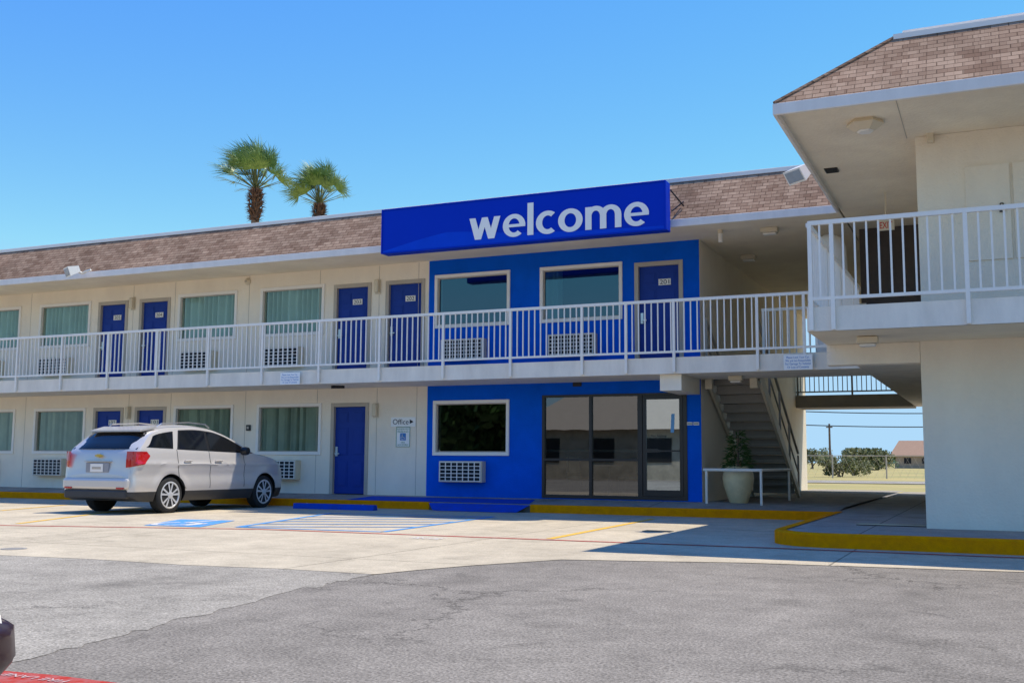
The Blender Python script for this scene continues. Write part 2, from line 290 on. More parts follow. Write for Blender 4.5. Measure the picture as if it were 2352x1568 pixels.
# ------------------------------------------------------------ motel main wing
FY=21.1
DX=[-6.27,-12.30,-13.73,-19.76,-21.19,-27.22,-28.65]; WX=[-7.99,-10.58,-15.45,-18.04,-22.91,-25.5,-30.37]
NUM={-6.27:'201',-12.30:'202',-13.73:'203',-19.76:'204',-21.19:'205',-27.22:'206',-28.65:'207'}
NUML={-19.76:'101',-21.19:'102',-27.22:'103',-28.65:'104'}
motel=thing('motel_building','long two-storey white motel wing with blue office section, brown shingle roof and front balcony','motel',(-14,FY,0))
def wall(name,x0,x1,z0,z1,holes,Y,mat,parent,depth=.14):
    xs=sorted(set([x0,x1]+[h[i] for h in holes for i in (0,1) if x0<h[i]<x1])); zs=sorted(set([z0,z1]+[h[i] for h in holes for i in (2,3) if z0<h[i]<z1])); b=MB()
    for i in range(len(xs)-1):
        for j in range(len(zs)-1):
            cx=(xs[i]+xs[i+1])/2; cz=(zs[j]+zs[j+1])/2
            if any(h[0]<cx<h[1] and h[2]<cz<h[3] for h in holes): continue
            b.poly((xs[i],Y,zs[j]),(xs[i+1],Y,zs[j]),(xs[i+1],Y,zs[j+1]),(xs[i],Y,zs[j+1]))
    for h in holes:
        if h[1]<=x0 or h[0]>=x1: continue
        a,c,d,e_=h; Y2=Y+depth
        b.poly((a,Y,d),(a,Y2,d),(a,Y2,e_),(a,Y,e_)); b.poly((c,Y,d),(c,Y,e_),(c,Y2,e_),(c,Y2,d)); b.poly((a,Y,e_),(a,Y2,e_),(c,Y2,e_),(c,Y,e_)); b.poly((a,Y,d),(c,Y,d),(c,Y2,d),(a,Y2,d))
    return b.build(name,mat,parent,recalc=False)
WU=(3.99,5.21); WL=(1.14,2.36)
SF=(-8.87,-5.70,.26,2.43)
hu=[(x-.87,x+.87,WU[0]+.07,WU[1]-.07) for x in WX]+[(x-.48,x+.48,3.0,5.12) for x in DX]
lowD=[-13.73]+list(NUML); lowW=[x for x in WX if x!=-7.99]
hl=[(x-.87,x+.87,WL[0]+.07,WL[1]-.07) for x in lowW]+[(x-.48,x+.48,.22,2.31) for x in lowD]+[SF]
BX=-11.68
wall('wall',-40,BX,.1,2.69,hl,FY,m_white,motel); wall('wall',-40,BX,2.99,5.55,hu,FY,m_white,motel)
wall('office_wall',BX,-5.41,.1,2.69,hl,FY,m_blue,motel); wall('office_wall',BX,-5.41,2.99,5.55,hu,FY,m_blue,motel)
MB().box(-5.44,-5.41,FY+.003,34,.1,5.55).build('end_wall',m_white,motel)
MB().box(-40,-5.45,33.9,34,0,6.5).build('back_wall',m_white,motel); MB().box(-40.1,-40,FY,34,0,6.5).build('far_end_wall',m_white,motel)
b=MB(); b.poly((-40,FY+.75,2.99),(-5.45,FY+.75,2.99),(-5.45,FY+.75,5.55),(-40,FY+.75,5.55)); b.poly((-40,FY+.75,.1),(BX,FY+.75,.1),(BX,FY+.75,2.69),(-40,FY+.75,2.69)); b.build('room_backing',m_room,motel)  # dark sheet paints the gloom of the rooms behind the windows
for x in (-11.95,-14.65,-13.0,-16.75,-19.1,-20.5,-24.2):
    MB().box(x-.005,x+.005,FY-.004,FY+.001,3.01,5.54).build('wall_joint',m_frame,motel)
    MB().box(x-.005,x+.005,FY-.004,FY+.001,.25,2.68).build('wall_joint',m_frame,motel)
def pane(x0,x1,z0,z1,y,mat,parent):
    b=MB(); b.poly((x0,y,z0),(x1,y,z0),(x1,y,z1),(x0,y,z1)); return b.build('pane',mat,parent,recalc=False)
def window(x,z0,z1,parent,glass,curt,mode):
    b=MB(); Y=FY; f=.075
    for (a,c,d,e_) in ((x-.94,x+.94,z0,z0+f),(x-.94,x+.94,z1-f,z1),(x-.94,x-.94+f,z0+f,z1-f),(x+.94-f,x+.94,z0+f,z1-f)): b.box(a,c,Y-.035,Y+.07,d,e_)
    w_=b.build('window',m_trim,parent,bevel=.008)
    pane(x-.865,x+.865,z0+f,z1-f,Y+.055,glass,w_)
    b=MB(); f2=.02
    for (a,c,d,e_) in ((x-.864,x+.864,z0+f,z0+f+f2),(x-.864,x+.864,z1-f-f2,z1-f),(x-.864,x-.864+f2,z0+f+f2,z1-f-f2),(x+.864-f2,x+.864,z0+f+f2,z1-f-f2)): b.box(a,c,Y+.03,Y+.054,d,e_)
    b.build('sash',m_frame,w_)
    rngs={'full':[(-.9,.9)],'left':[(-.9,-.5)],'none':[(-.9,-.80)],'blinds':[(-.9,.9)]}[mode]
    for (p,q_) in rngs:
        b=MB()
        if mode=='blinds':
            t=p; 
            while t<q_:
                ww=.084; an=random.uniform(.25,1.25); b.poly((x+t,Y+.10,z0),(x+t+ww*math.cos(an),Y+.10+ww*math.sin(an),z0),(x+t+ww*math.cos(an),Y+.10+ww*math.sin(an),z1),(x+t,Y+.10,z1)); t+=.088
        else:
            n=int((q_-p)/.010); pr=None; ph=random.random()*6
            for i in range(n+1):
                t=p+(q_-p)*i/n; y=Y+.16+.07*math.sin(t*36+ph+1.8*math.sin(t*7+ph)); c=(x+t,y)
                if pr: b.poly((*pr,z0),(*c,z0),(*c,z1),(*pr,z1))
                pr=c
        b.build('curtain',curt,w_,recalc=False,smooth=True)
for x in WX:
    bl=x>BX
    window(x,*WU,motel,m_glb if bl else m_glu,m_curt,('left' if x==-7.99 else 'none') if bl else 'full')
for x in lowW: window(x,*WL,motel,m_gll if x<BX else m_gls,m_blind,'none' if x>BX else 'blinds')
def door(x,z0,z1,parent,num):
    Y=FY; b=MB(); b.box(x-.43,x+.43,Y+.06,Y+.10,z0+.02,z1-.05); hgt=z1-.05-z0-.02
    for sx in (-.21,.21):
        for (u0,u1) in ((.08,.37),(.44,.76),(.82,.94)):
            za=z0+.02+hgt*u0; zb=z0+.02+hgt*u1
            b.box(sx+x-.14,sx+x+.14,Y+.052,Y+.06,za,zb); b.box(sx+x-.11,sx+x+.11,Y+.044,Y+.052,za+.03,zb-.03)
    d=b.build('door',m_door,parent,bevel=.006)
    b=MB(); b.box(x-.52,x-.43,Y-.02,Y+.12,z0,z1+.04); b.box(x+.43,x+.52,Y-.02,Y+.12,z0,z1+.04); b.box(x-.43,x+.43,Y-.02,Y+.12,z1-.05,z1+.04); b.build('frame',m_frame,d,bevel=.006)
    b=MB(); b.box(x-.40,x-.34,Y+.03,Y+.06,z0+.88,z0+1.10); b.tube((x-.37,Y+.05,z0+.94),(x-.37,Y-.02,z0+.94),.015,8); b.box(x-.38,x-.26,Y-.03,Y-.01,z0+.925,z0+.955); b.build('handle',m_steel,d)
    if num:
        b=MB(); b.box(x-.01,x+.25,Y+.030,Y+.043,z0+1.66,z0+1.79); b.build('number_plate',m_plate,d)
        text(num,'room_number',m_ink,d,x+.02,x+.22,z0+1.68,z0+1.77,Y+.028,.0,.0)
for x in DX: door(x,3.0,5.12,motel,NUM[x])
for x in lowD: door(x,.235,2.31,motel,NUML.get(x))
def acunit(x,z0,parent):
    z1=z0+.46; Y=FY; x0=x-.53; x1=x+.53
    a=MB().box(x0,x1,Y-.2,Y-.002,z0,z1).build('air_conditioner',m_beige,parent,bevel=.012)
    MB().box(x0+.04,x1-.04,Y-.206,Y-.201,z0+.03,z1-.03).build('grille_backing',m_dark,a)
    b=MB()
    for i in range(8): t=x0+.035+(x1-x0-.07)*i/7; b.box(t-.009,t+.009,Y-.222,Y-.207,z0+.025,z1-.025)
    for i in range(6): t=z0+.03+(z1-z0-.06)*i/5; b.box(x0+.024,x1-.024,Y-.2215,Y-.2075,t-.008,t+.008)
    b.build('grille',m_trim,a)
for x in WX: acunit(x-.15,3.25,motel)
for x in lowW: acunit(x-.15,.56,motel)
# storefront
x0,x1,z0,z1=SF
b=MB(); Y=FY
for (a,c,d,e_) in ((x0,x1,z1-.05,z1),(x0,x1,z0,z0+.07),(x0,x0+.06,z0+.07,z1-.05),(-5.78,x1,z0+.07,z1-.05),(-7.80,-7.74,z0+.07,z1-.05),(-6.74,-6.64,z0+.07,z1-.05),(x0+.06,-7.80,1.04,1.09),(-7.74,-6.74,1.04,1.09)): b.box(a,c,Y-.02,Y+.08,d,e_)
sf=b.build('storefront',m_black,motel)
for (a,c,d,e_) in ((x0+.06,-7.80,z0+.07,1.04),(-7.74,-6.74,z0+.07,1.04),(x0+.06,-7.80,1.09,z1-.05),(-7.74,-6.74,1.09,z1-.05)): pane(a,c,d,e_,Y+.03,m_gls,sf)
b=MB()
for (a,c,d,e_) in ((-6.63,-5.79,z1-.13,z1-.055),(-6.63,-5.79,z0+.075,z0+.20),(-6.63,-6.56,z0+.20,z1-.13),(-5.86,-5.79,z0+.20,z1-.13)): b.box(a,c,Y-.01,Y+.05,d,e_)
gd=b.build('glass_door',m_black,motel)
pane(-6.56,-5.86,z0+.20,z1-.13,Y+.015,m_gld,gd)
b=MB(); b.box(-6.56,-6.3,Y-.06,Y-.02,1.22,1.29); b.bar((-6.3,Y-.04,1.25),(-5.86,Y-.04,1.25),.03); b.build('push_bar',m_black,gd)
b=MB(); b.poly((-6.05,Y+.0115,1.62),(-5.98,Y+.0115,1.62),(-5.96,Y+.0115,2.0),(-6.03,Y+.0115,2.0)); b.build('blue_decal',mk('decal_blue',(.15,.40,.70),.5),gd)
text('Non Smoking\nFacility','door_lettering',m_ink,gd,-6.46,-6.14,1.46,1.58,Y+.012,.0,.0)
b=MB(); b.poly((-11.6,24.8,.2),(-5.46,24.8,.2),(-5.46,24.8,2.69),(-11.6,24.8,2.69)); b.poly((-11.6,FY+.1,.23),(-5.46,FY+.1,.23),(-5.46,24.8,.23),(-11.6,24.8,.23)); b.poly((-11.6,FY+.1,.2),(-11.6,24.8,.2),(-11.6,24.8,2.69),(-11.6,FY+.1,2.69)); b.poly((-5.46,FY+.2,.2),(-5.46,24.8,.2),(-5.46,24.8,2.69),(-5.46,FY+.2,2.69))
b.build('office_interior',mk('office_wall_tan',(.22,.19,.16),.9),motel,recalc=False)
def chair(x,y,rz,label):
    t=thing('chair',label,'chair',(0,0,0)); 
    MB().box(-.22,.22,-.22,.22,.42,.47).build('seat',m_beige,t,bevel=.02); MB().box(-.2,.2,.2,.24,.55,.9).build('backrest',m_beige,t,bevel=.02)
    for sx in (-1,1):
        for sy in (-1,1): MB().tube((sx*.19,sy*.19,0),(sx*.19,sy*.19,.42 if sy<0 else .9),.014,6).build('leg',m_black,t)
    t.location=(x,y,.23); t.rotation_euler=(0,0,rz)
chair(-8.3,21.9,1.2,'pale lobby chair behind the leftmost lower office glass pane'); chair(-7.2,22.0,-1.0,'pale lobby chair behind the middle office glass pane')
t=thing('lobby_table','small table between the two lobby chairs behind office glass','table',(-7.75,22.2,.23))
MB().lathe([(.3,.70+.23),(.3,.73+.23)],(-7.75,22.2,0),20).build('table_top',m_frame,t); MB().tube((-7.75,22.2,.23),(-7.75,22.2,.93),.03).build('table_leg',m_black,t)
t=thing('reception_desk','tan reception counter at the back of the office','desk',(-9.2,24,.23)); MB().box(-10.6,-7.6,23.7,24.3,.24,1.25).build('counter_body',m_wood,t); MB().box(-10.7,-7.5,23.6,24.35,1.25,1.30).build('counter_top',m_plate,t)
# slabs, beams
SB,STP=2.69,3.0
MB().box(-40,-2.163,19.6,FY+.2,SB,STP).build('balcony_slab',m_conc,motel)
MB().box(-40,-5.46,FY+.2,33.5,SB,STP).build('floor_slab',m_conc,motel)
MB().box(-5.405,-2.163,32.2,33.6,SB-.05,STP).build('rear_walkway_slab',m_grey,motel)
MB().box(-5.85,-5.43,19.72,FY-.003,2.38,SB-.002).build('beam',m_white,motel)
# roof
SO=5.55; EY=19.4; RT=6.56; RY=20.2
MB().box(-41,-2.453,EY+.03,34.3,SO,SO+.05).build('soffit',m_soffit,motel)
b=MB(); b.poly((-41,EY-.01,5.61),(-2.46,EY-.01,5.61),(-1.2,RY,RT),(-41,RY,RT)); r_=b.build('roof',m_sh,motel,recalc=False)
b=MB(); b.poly((-41,34.3,5.61),(-41,34.3-.8,RT),(-1.2,33.5,RT),(-1.2,34.3,5.61)); b.poly((-41,RY,RT-.02),(-1.2,RY,RT-.02),(-1.2,33.5,RT-.02),(-41,33.5,RT-.02)); b.build('roof_deck',m_conc,r_,recalc=False)
MB().box(-41,-2.453,EY-.02,EY+.028,5.46,5.61).build('fascia',m_fascia,r_,bevel=.01)
MB().box(-41,-1.6,RY-.03,RY+.1,RT-.02,RT+.055).build('flashing',m_trim,r_)
MB().box(-41,-1.6,RY+.25,RY+.35,RT,RT+.14).build('parapet_cap',m_fascia,r_)
def rail(parent,A,B,zt,zf,posts,step=.13,zpost=None,mat=None):
    mat=mat or m_rail
    A=Vector((*A,0)); B=Vector((*B,0)); L_=(B-A).length; d=(B-A)/L_; b=MB(); U=Vector((0,0,1))
    b.bar(A+U*zt,B+U*zt,.055); b.bar(A+U*(zf+.10),B+U*(zf+.10),.04)
    n=int(L_/step)
    for i in range(1,n):
        p=A+d*(L_*i/n); 
        if min([abs(L_*i/n-q_) for q_ in posts] or [9])<.04: continue
        b.bar(p+U*(zf+.10),p+U*(zt-.02),.023)
    r=b.build('railing',mat,parent)
    for q_ in posts:
        p=A+d*q_; MB().bar(p+U*(zpost if zpost else zf),p+U*(zt-.01),.05).build('railing_post',mat,r)
ps=[onY(p_,800,19.56).x for p_ in (1438,1548,1740,1848)]+[-7.38-1.545*k for k in range(21)]
rail(motel,(-39.5,19.56),(-2.12,19.56),4.08,3.0,sorted(x+39.5 for x in ps),.128,2.72)
rail(motel,(-5.4,32.25),(-2.2,32.25),4.08,3.0,[0.05,1.6,3.15],.13,None,m_grey)
rail(motel,(-4.2,FY+.18),(-2.2,FY+.18),4.05,3.0,[.03,1.97],.13)
# ------------------------------------------------------------ right wing
wing=thing('motel_wing','near right motel wing with white stucco wall, upper balcony and hipped brown shingle roof','motel',(2,15.5,0))
WY=15.5
MB().box(-.92,14,WY,33,.1,SB-.003).build('lower_wall',m_white,wing)
MB().box(-.886,14,WY+.0,33,STP,SO-.003).build('upper_wall',m_white,wing)
b=MB(); b.box(-2.16,14,13.85,WY,SB,STP); b.box(-2.16,-.3,WY,33.6,SB+.002,STP-.002); b.build('balcony_slab',m_conc,wing)
MB().poly((-2.15,13.86,SB-.004),(14,13.86,SB-.004),(14,WY,SB-.004),(-2.15,WY,SB-.004)).build('balcony_underside',m_soffit,wing)
MB().box(-2.16,-.925,WY+.01,WY+.28,2.40,SB-.006).build('beam',m_white,wing)
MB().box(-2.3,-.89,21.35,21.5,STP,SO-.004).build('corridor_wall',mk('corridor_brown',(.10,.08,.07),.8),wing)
EX,E2=-2.45,13.5
b=MB(); b.poly((EX+.03,E2+.03,SO),(14.5,E2+.03,SO),(14.5,34.3,SO),(EX+.03,34.3,SO)); b.poly((EX+.03,E2+.03,SO+.05),(EX+.03,34.3,SO+.05),(14.5,34.3,SO+.05),(14.5,E2+.03,SO+.05)); b.build('soffit',m_soffit,wing,recalc=False)
b=MB(); RX,R2=-1.05,14.45
b.poly((EX-.01,E2-.01,5.61),(14.5,E2-.01,5.61),(14.5,R2,RT+.05),(RX,R2,RT+.05)); rw=b.build('roof',m_sh,wing,recalc=False)
b=MB(); b.poly((EX-.01,E2-.01,5.61),(RX,R2,RT+.05),(RX,22,RT+.05),(EX-.01,22,5.61)); b.build('side_slope',m_shs,rw,recalc=False)
MB().poly((RX,R2,RT+.03),(14.5,R2,RT+.03),(14.5,33,RT+.03),(RX,33,RT+.03)).build('roof_deck',m_conc,rw,recalc=False)
b=MB(); b.box(EX-.02,14.5,E2-.02,E2+.028,5.46,5.61); b.box(EX-.02,EX+.028,E2+.028,EY-.02,5.46,5.61); b.build('fascia',m_fascia,rw,bevel=.01)
MB().box(RX,14.5,R2-.03,R2+.1,RT+.03,RT+.10).build('flashing',m_trim,rw); MB().box(RX+.1,14.5,R2+.25,R2+.4,RT+.05,RT+.24).build('parapet_cap',m_fascia,rw)
b=MB(); b.tube((EX,E2,5.62),(RX,R2,RT+.055),.03,6); b.build('hip_ridge',m_shs,rw)
b=MB(); b.box(-1.0,-.99,E2+.05,WY,SO-.004,SO+.001); b.build('soffit_joint',m_frame,wing)
rail(wing,(-2.12,13.82),(13.5,13.82),4.08,3.0,[.02,.29,1.86,3.43,5.0,6.57,8.1,9.7,11.3],.142,2.70)
rail(wing,(-2.13,13.9),(-2.13,19.5),4.08,3.0,[1.5,3.0,4.5],.14)
rail(wing,(-2.13,FY+.3),(-2.13,32),4.08,3.0,[1.5,3.0,4.5,6,7.5,9],.14)
for (xa,xb,hx) in ((-.27,.28,.17),(.32,.85,.62)):
    b=MB(); b.box(xa,xb,WY-.03,WY-.002,3.75,5.05); d=b.build('closet_door',m_white,wing,bevel=.005)
    p_=MB().box(hx-.03,hx+.03,WY-.07,WY-.035,4.38,4.45); p_.tube((hx-.018,WY-.05,4.45),(hx-.018,WY-.05,4.50),.007); p_.tube((hx+.018,WY-.05,4.45),(hx+.018,WY-.05,4.50),.007); p_.tube((hx-.02,WY-.05,4.50),(hx+.02,WY-.05,4.50),.007); p_.build('padlock',m_black,d)
# ------------------------------------------------------------ welcome sign
SY=19.02
sg=thing('welcome_sign','long blue box sign reading welcome in white letters, mounted on the roof edge','sign',(-8.6,SY,5.34))
x0,x1,z0,z1=-11.69,-5.49,5.34,6.29
MB().box(x0,x1,SY,EY-.10,z0,z1).build('cabinet',m_sign,sg,bevel=.015)
b=MB(); f=.022
for (a,c,d,e_) in ((x0,x1,z0,z0+f),(x0,x1,z1-f,z1),(x0,x0+f,z0+f,z1-f),(x1-f,x1,z0+f,z1-f)): b.box(a,c,SY-.018,SY-.002,d,e_)
b.build('edge_trim',m_sign,sg)
b=MB(); n=40; top=[];bot=[]
for i in range(n+1):
    u=i/n; X=x0+.04+(x1-x0-.08)*u; zt=z0+.05+.34*math.sin(min(1,u*2.6)*math.pi*.5)*math.exp(-3.2*max(0,u-.25)); top.append((X,SY-.006,zt)); bot.append((X,SY-.006,z0+.03))
for i in range(n): b.poly(bot[i],bot[i+1],top[i+1],top[i])
b.build('wave_band',m_sign2,sg,recalc=False)
def letters(word,x0,x1,zb,xh,Y):
    s=.29; adv={'w':1.5,'e':1.04,'l':.28,'c':.90,'o':1.10,'m':1.58}; gap=.115; tot=sum(adv[c] for c in word)+gap*(len(word)-1); sc_=(x1-x0)/tot; X=0
    for ch in word:
        L=[]; 
        def quad(*p,k=0): L.append((p,k))
        def arc(cx,cy,rx,ry,a0,a1,k,n=28,t=s,tv=.74,tap=0):
            for i in range(n):
                A_=math.radians(a0+(a1-a0)*i/n); B2=math.radians(a0+(a1-a0)*(i+1)/n)
                quad((cx+rx*math.cos(A_),cy+ry*math.sin(A_)),(cx+rx*math.cos(B2),cy+ry*math.sin(B2)),(cx+(rx-t)*math.cos(B2),cy+(ry-t*tv)*math.sin(B2)),(cx+(rx-t)*math.cos(A_),cy+(ry-t*tv)*math.sin(A_)),k=k)
        if ch=='o': arc(.55,.5,.55,.525,0,360,0,40)
        elif ch=='c': arc(.54,.5,.54,.525,52,308,0,34)
        elif ch=='e': arc(.53,.5,.53,.525,0,312,0,38,.275); quad((.12,.425),(1.055,.425),(1.06,.56),(.12,.56),k=1)
        elif ch=='l': quad((0,0),(.28,0),(.28,1.46),(0,1.46))
        elif ch=='m':
            quad((0,0),(.28,0),(.28,1),(0,1)); quad((.65,0),(.93,0),(.93,.60),(.65,.60),k=1); quad((1.30,0),(1.58,0),(1.58,.60),(1.30,.60),k=1)
            arc(.465,.58,.465,.445,0,165,2,18,.28); arc(1.115,.58,.465,.445,0,165,3,18,.28)
        elif ch=='w':
            quad((.28,0),(.58,0),(.30,1),(0,1)); quad((.31,0),(.58,0),(.89,1),(.61,1),k=1); quad((.92,0),(1.20,0),(.89,1),(.61,1),k=2); quad((.92,0),(1.22,0),(1.5,1),(1.20,1),k=3)
        b=MB()
        for p,k in L: b.poly(*[(x0+(X+q_[0])*sc_,Y-.0015*k,zb+q_[1]*xh) for q_ in p])
        ob=b.build('letter',m_letter,sg,recalc=False)
        for p in ob.data.polygons:
            if p.normal.y>0: p.flip()
        X+=adv[ch]+gap
letters('welcome',-9.61,-5.83,5.465,.445,SY-.014)
b=MB(); b.bar((x1+.03,EY-.1,5.75),(x1+.16,EY+.25,6.0),.02); b.bar((x1+.02,EY-.15,6.15),(x1+.18,EY+.2,5.9),.02); b.build('brace',m_black,sg)
# ------------------------------------------------------------ small signs
def board(name,label,cat,p0,p1,Y,mat=m_plate,grp=None):
    a=onY(p0[0],p0[1],Y); c=onY(p1[0],p1[1],Y); t=thing(name,label,cat,((a.x+c.x)/2,Y,c.z),grp)
    MB().box(a.x,c.x,Y-.015,Y-.003,c.z,a.z).build('panel',mat,t); return t,a.x,c.x,c.z,a.z
m_bright=mk('sign_panel_white',(.97,.95,.90),.4,var=.01)
t,xa,xb,za,zb=board('office_sign','small white wall sign reading Office with an arrow','sign',(899,958),(955,979),FY,m_bright)
text('Office','lettering',m_ink,t,xa+.05,xb-.18,za+.05,zb-.045,FY-.0175,.0,.0); MB().poly((xb-.15,FY-.018,za+.06),(xb-.05,FY-.018,(za+zb)/2),(xb-.15,FY-.018,zb-.05)).build('arrow',m_ink,t)
t,xa,xb,za,zb=board('accessible_parking_sign','narrow white accessible parking sign with blue wheelchair square below the Office sign','sign',(911,980),(942,1026),FY,m_bright)
gm=mk('sign_green',(.03,.25,.12),.5)
b=MB(); f=.012
for (a,c,d,e_) in ((xa,xb,za,za+f),(xa,xb,zb-f,zb),(xa,xa+f,za+f,zb-f),(xb-f,xb,za+f,zb-f)): b.box(a,c,FY-.018,FY-.0155,d,e_)
b.build('border',gm,t)
text('RESERVED\nPARKING','lettering',gm,t,xa+.03,xb-.03,zb-.13,zb-.03,FY-.0175,.0,.0); text('VAN\nACCESSIBLE','lettering',gm,t,xa+.04,xb-.04,za+.03,za+.12,FY-.0175,.0,.0)
xm=(xa+xb)/2; MB().box(xm-.075,xm+.075,FY-.019,FY-.016,za+.15,za+.31).build('symbol_field',m_inkb,t)
b=MB(); b.path([(xm-.02,FY-.021,za+.29),(xm-.02,FY-.021,za+.22),(xm+.03,FY-.021,za+.22),(xm+.045,FY-.021,za+.175)],.007,4); b.path([(xm-.015+.035*math.cos(q_),FY-.021,za+.205+.035*math.sin(q_)) for q_ in [math.pi*(.7+1.1*i/8) for i in range(9)]],.006,4); b.build('wheelchair_symbol',m_plate,t)
msg='Please Lock Your Car.\nWe are not Responsible\nFor Damage To Vehicles\nOr Loss of Contents'
t,xa,xb,za,zb=board('notice_sign','white notice with small blue text on the balcony edge above the parked silver car','sign',(645,856),(689,882),19.53,m_bright)
text(msg,'lettering',m_inkb,t,xa+.03,xb-.03,za+.03,zb-.03,19.5125,.0,.0)
t,xa,xb,za,zb=board('notice_sign','white notice with small blue text on the balcony edge beside the right wing','sign',(1800,815),(1867,848),19.53,m_bright)
text(msg,'lettering',m_inkb,t,xa+.03,xb-.03,za+.03,zb-.03,19.5125,.0,.0)
for i,(p0,p1) in enumerate((((1578,969),(1591,976)),((1593,969),(1606,976)))):
    t,xa,xb,za,zb=board('hours_plate','tiny white plate on the blue strip right of the office door, '+('left' if i==0 else 'right')+' one of two','sign',p0,p1,FY); MB().box(xa+.01,xb-.01,FY-.018,FY-.016,(za+zb)/2-.008,(za+zb)/2+.008).build('print_line',m_ink,t)
t,xa,xb,za,zb=board('unit_plate','small dark plate above the office windows','sign',(1316,874),(1336,887),FY,m_black)
EYX=onY(2035,517,18.5)
t=thing('exit_sign','small EXIT sign with red letters hanging under the upper ceiling','sign',EYX); MB().box(EYX.x-.13,EYX.x+.13,18.5,18.54,EYX.z-.085,EYX.z+.085).build('housing',m_beige,t); MB().bar((EYX.x,18.52,EYX.z+.085),(EYX.x,18.52,SO),.02).build('stem',m_beige,t)
text('EXIT','lettering',m_redl,t,EYX.x-.10,EYX.x+.10,EYX.z-.055,EYX.z+.055,18.497,.012,.0)
# ------------------------------------------------------------ lamps
def wall_lamp(px_,py_,label,Y=FY,h=.17,w_=.07):
    c=onY(px_,py_,Y-.06); t=thing('wall_lamp',label,'lamp',(c.x,Y,c.z-h)); b=MB().box(c.x-w_,c.x+w_,Y-.02,Y-.003,c.z-h,c.z+h); b.build('back_plate',m_beige,t); MB().box(c.x-w_*.8,c.x+w_*.8,Y-.12,Y-.021,c.z-h*.8,c.z+h*.9).build('lamp_shade',m_beige,t,bevel=.02)
wall_lamp(303,697,'beige wall lamp between the two leftmost upper floor blue doors'); wall_lamp(866,658,'beige wall lamp between the upper floor doors next to the blue wall'); wall_lamp(861,942,'beige wall lamp just right of the ground floor blue door'); wall_lamp(293,948,'beige wall lamp between the two ground floor doors behind the car')
c=onY(570,647,FY); t=thing('alarm_bell','small round beige alarm on the upper wall between two windows','alarm',(c.x,FY,c.z)); MB().lathe([(.09,-.003),(.09,-.03),(.05,-.07),(.02,-.08)],(c.x,FY,c.z),16,'y').build('dome',m_beige,t,smooth=True); MB().box(c.x-.03,c.x+.03,FY-.10,FY-.08,c.z-.02,c.z+.02).build('striker',m_frame,t)
c=onY(572,982,FY); t=thing('wall_box','small dark box on the lower wall left of the blinds window','box',(c.x,FY,c.z)); MB().box(c.x-.06,c.x+.06,FY-.05,FY-.003,c.z-.07,c.z+.07).build('case',m_black,t,bevel=.01); MB().box(c.x-.03,c.x+.03,FY-.055,FY-.05,c.z-.03,c.z+.03).build('cover',m_frame,t)
def hang(px_,py_,zc,label,kind,size=.16):
    r=ray(px_,py_); P_=Vector((0,0,H))+r*((zc-.05-H)/r.z); t=thing('ceiling_light',label,'lamp',(P_.x,P_.y,zc))
    if kind=='hex': MB().lathe([(size*1.15,zc-.002),(size*1.3,zc-.05),(size*.7,zc-.13)],(P_.x,P_.y,0),6).build('housing',m_beige,t); MB().lathe([(size*.6,zc-.131),(size*.5,zc-.15)],(P_.x,P_.y,0),6).build('lens',m_plate,t)
    else: MB().box(P_.x-size,P_.x+size,P_.y-size*.7,P_.y+size*.7,zc-.09,zc-.002).build('housing',m_beige,t,bevel=.01); MB().box(P_.x-size*.8,P_.x+size*.8,P_.y-size*.5,P_.y+size*.5,zc-.13,zc-.091).build('lens',m_plate,t,bevel=.02)
hang(1987,288,SO,'hexagonal beige light on the ceiling of the near right wing','hex',.19)
hang(1768,530,SO,'pale ceiling light of the upper passage, right of the blue office section','box'); hang(1720,592,SO,'beige ceiling light deeper in the upper passage','box'); hang(1993,782,SB-.01,'beige light under the right wing balcony','box',.13); hang(1690,869,SB,'beige light under the main balcony above the stairs','box',.13)
r=ray(1910,390); P_=Vector((0,0,H))+r*((SO-H)/r.z); t=thing('ceiling_vent','small black vent in the ceiling of the near right wing','vent',(P_.x,P_.y,SO)); MB().box(P_.x-.1,P_.x+.1,P_.y-.12,P_.y+.12,SO-.015,SO-.002).build('frame',m_black,t); b=MB(); [b.box(P_.x-.09,P_.x+.09,P_.y-.1+.05*i,P_.y-.085+.05*i,SO-.025,SO-.016) for i in range(5)]; b.build('louvre',m_black,t)
c=onY(1655,545,20.4); t=thing('passage_lamp','small white cylinder lamp on the upper passage ceiling beside the blue wall','lamp',(c.x,20.4,SO)); MB().tube((c.x,20.4,SO),(c.x,20.4,SO-.07),.05,12).build('base',m_beige,t); MB().tube((c.x,20.4,SO-.07),(c.x,20.4,SO-.24),.045,12).build('shade',m_plate,t)
c=onY(2138,311,WY); t=thing('junction_box','small beige box high on the right wing wall','box',(c.x,WY,c.z)); MB().box(c.x-.05,c.x+.04,WY-.12,WY-.003,c.z-.12,c.z+.12).build('case',m_beige,t,bevel=.015); MB().tube((c.x,WY-.06,c.z+.12),(c.x,WY-.06,c.z+.2),.02).build('conduit',m_beige,t)
m_lens=mk('lamp_lens',(.35,.38,.4),.15)
def flood(c,label,ang,tilt):
    t=thing('floodlight',label,'floodlight',(0,0,0)); 
    b=MB()
    P4=[(-.2,-.15,-.12),(.2,-.15,-.12),(.2,-.15,.12),(-.2,-.15,.12)]; Q4=[(-.15,.12,-.07),(.15,.12,-.07),(.15,.12,.08),(-.15,.12,.08)]
    b.poly(*P4); b.poly(*Q4)
    for i in range(4): j=(i+1)%4; b.poly(P4[i],Q4[i],Q4[j],P4[j])
    b.build('housing',m_plate,t,bevel=.01); MB().box(-.17,.17,-.158,-.152,-.09,.09).build('lens',m_lens,t); MB().path([(0,.1,-.04),(0.1,.16,-.12),(.28,.22,-.10),(.36,.30,-.10)],.03).build('bracket',m_plate,t)
    t.location=c; t.rotation_euler=(tilt,0,ang)
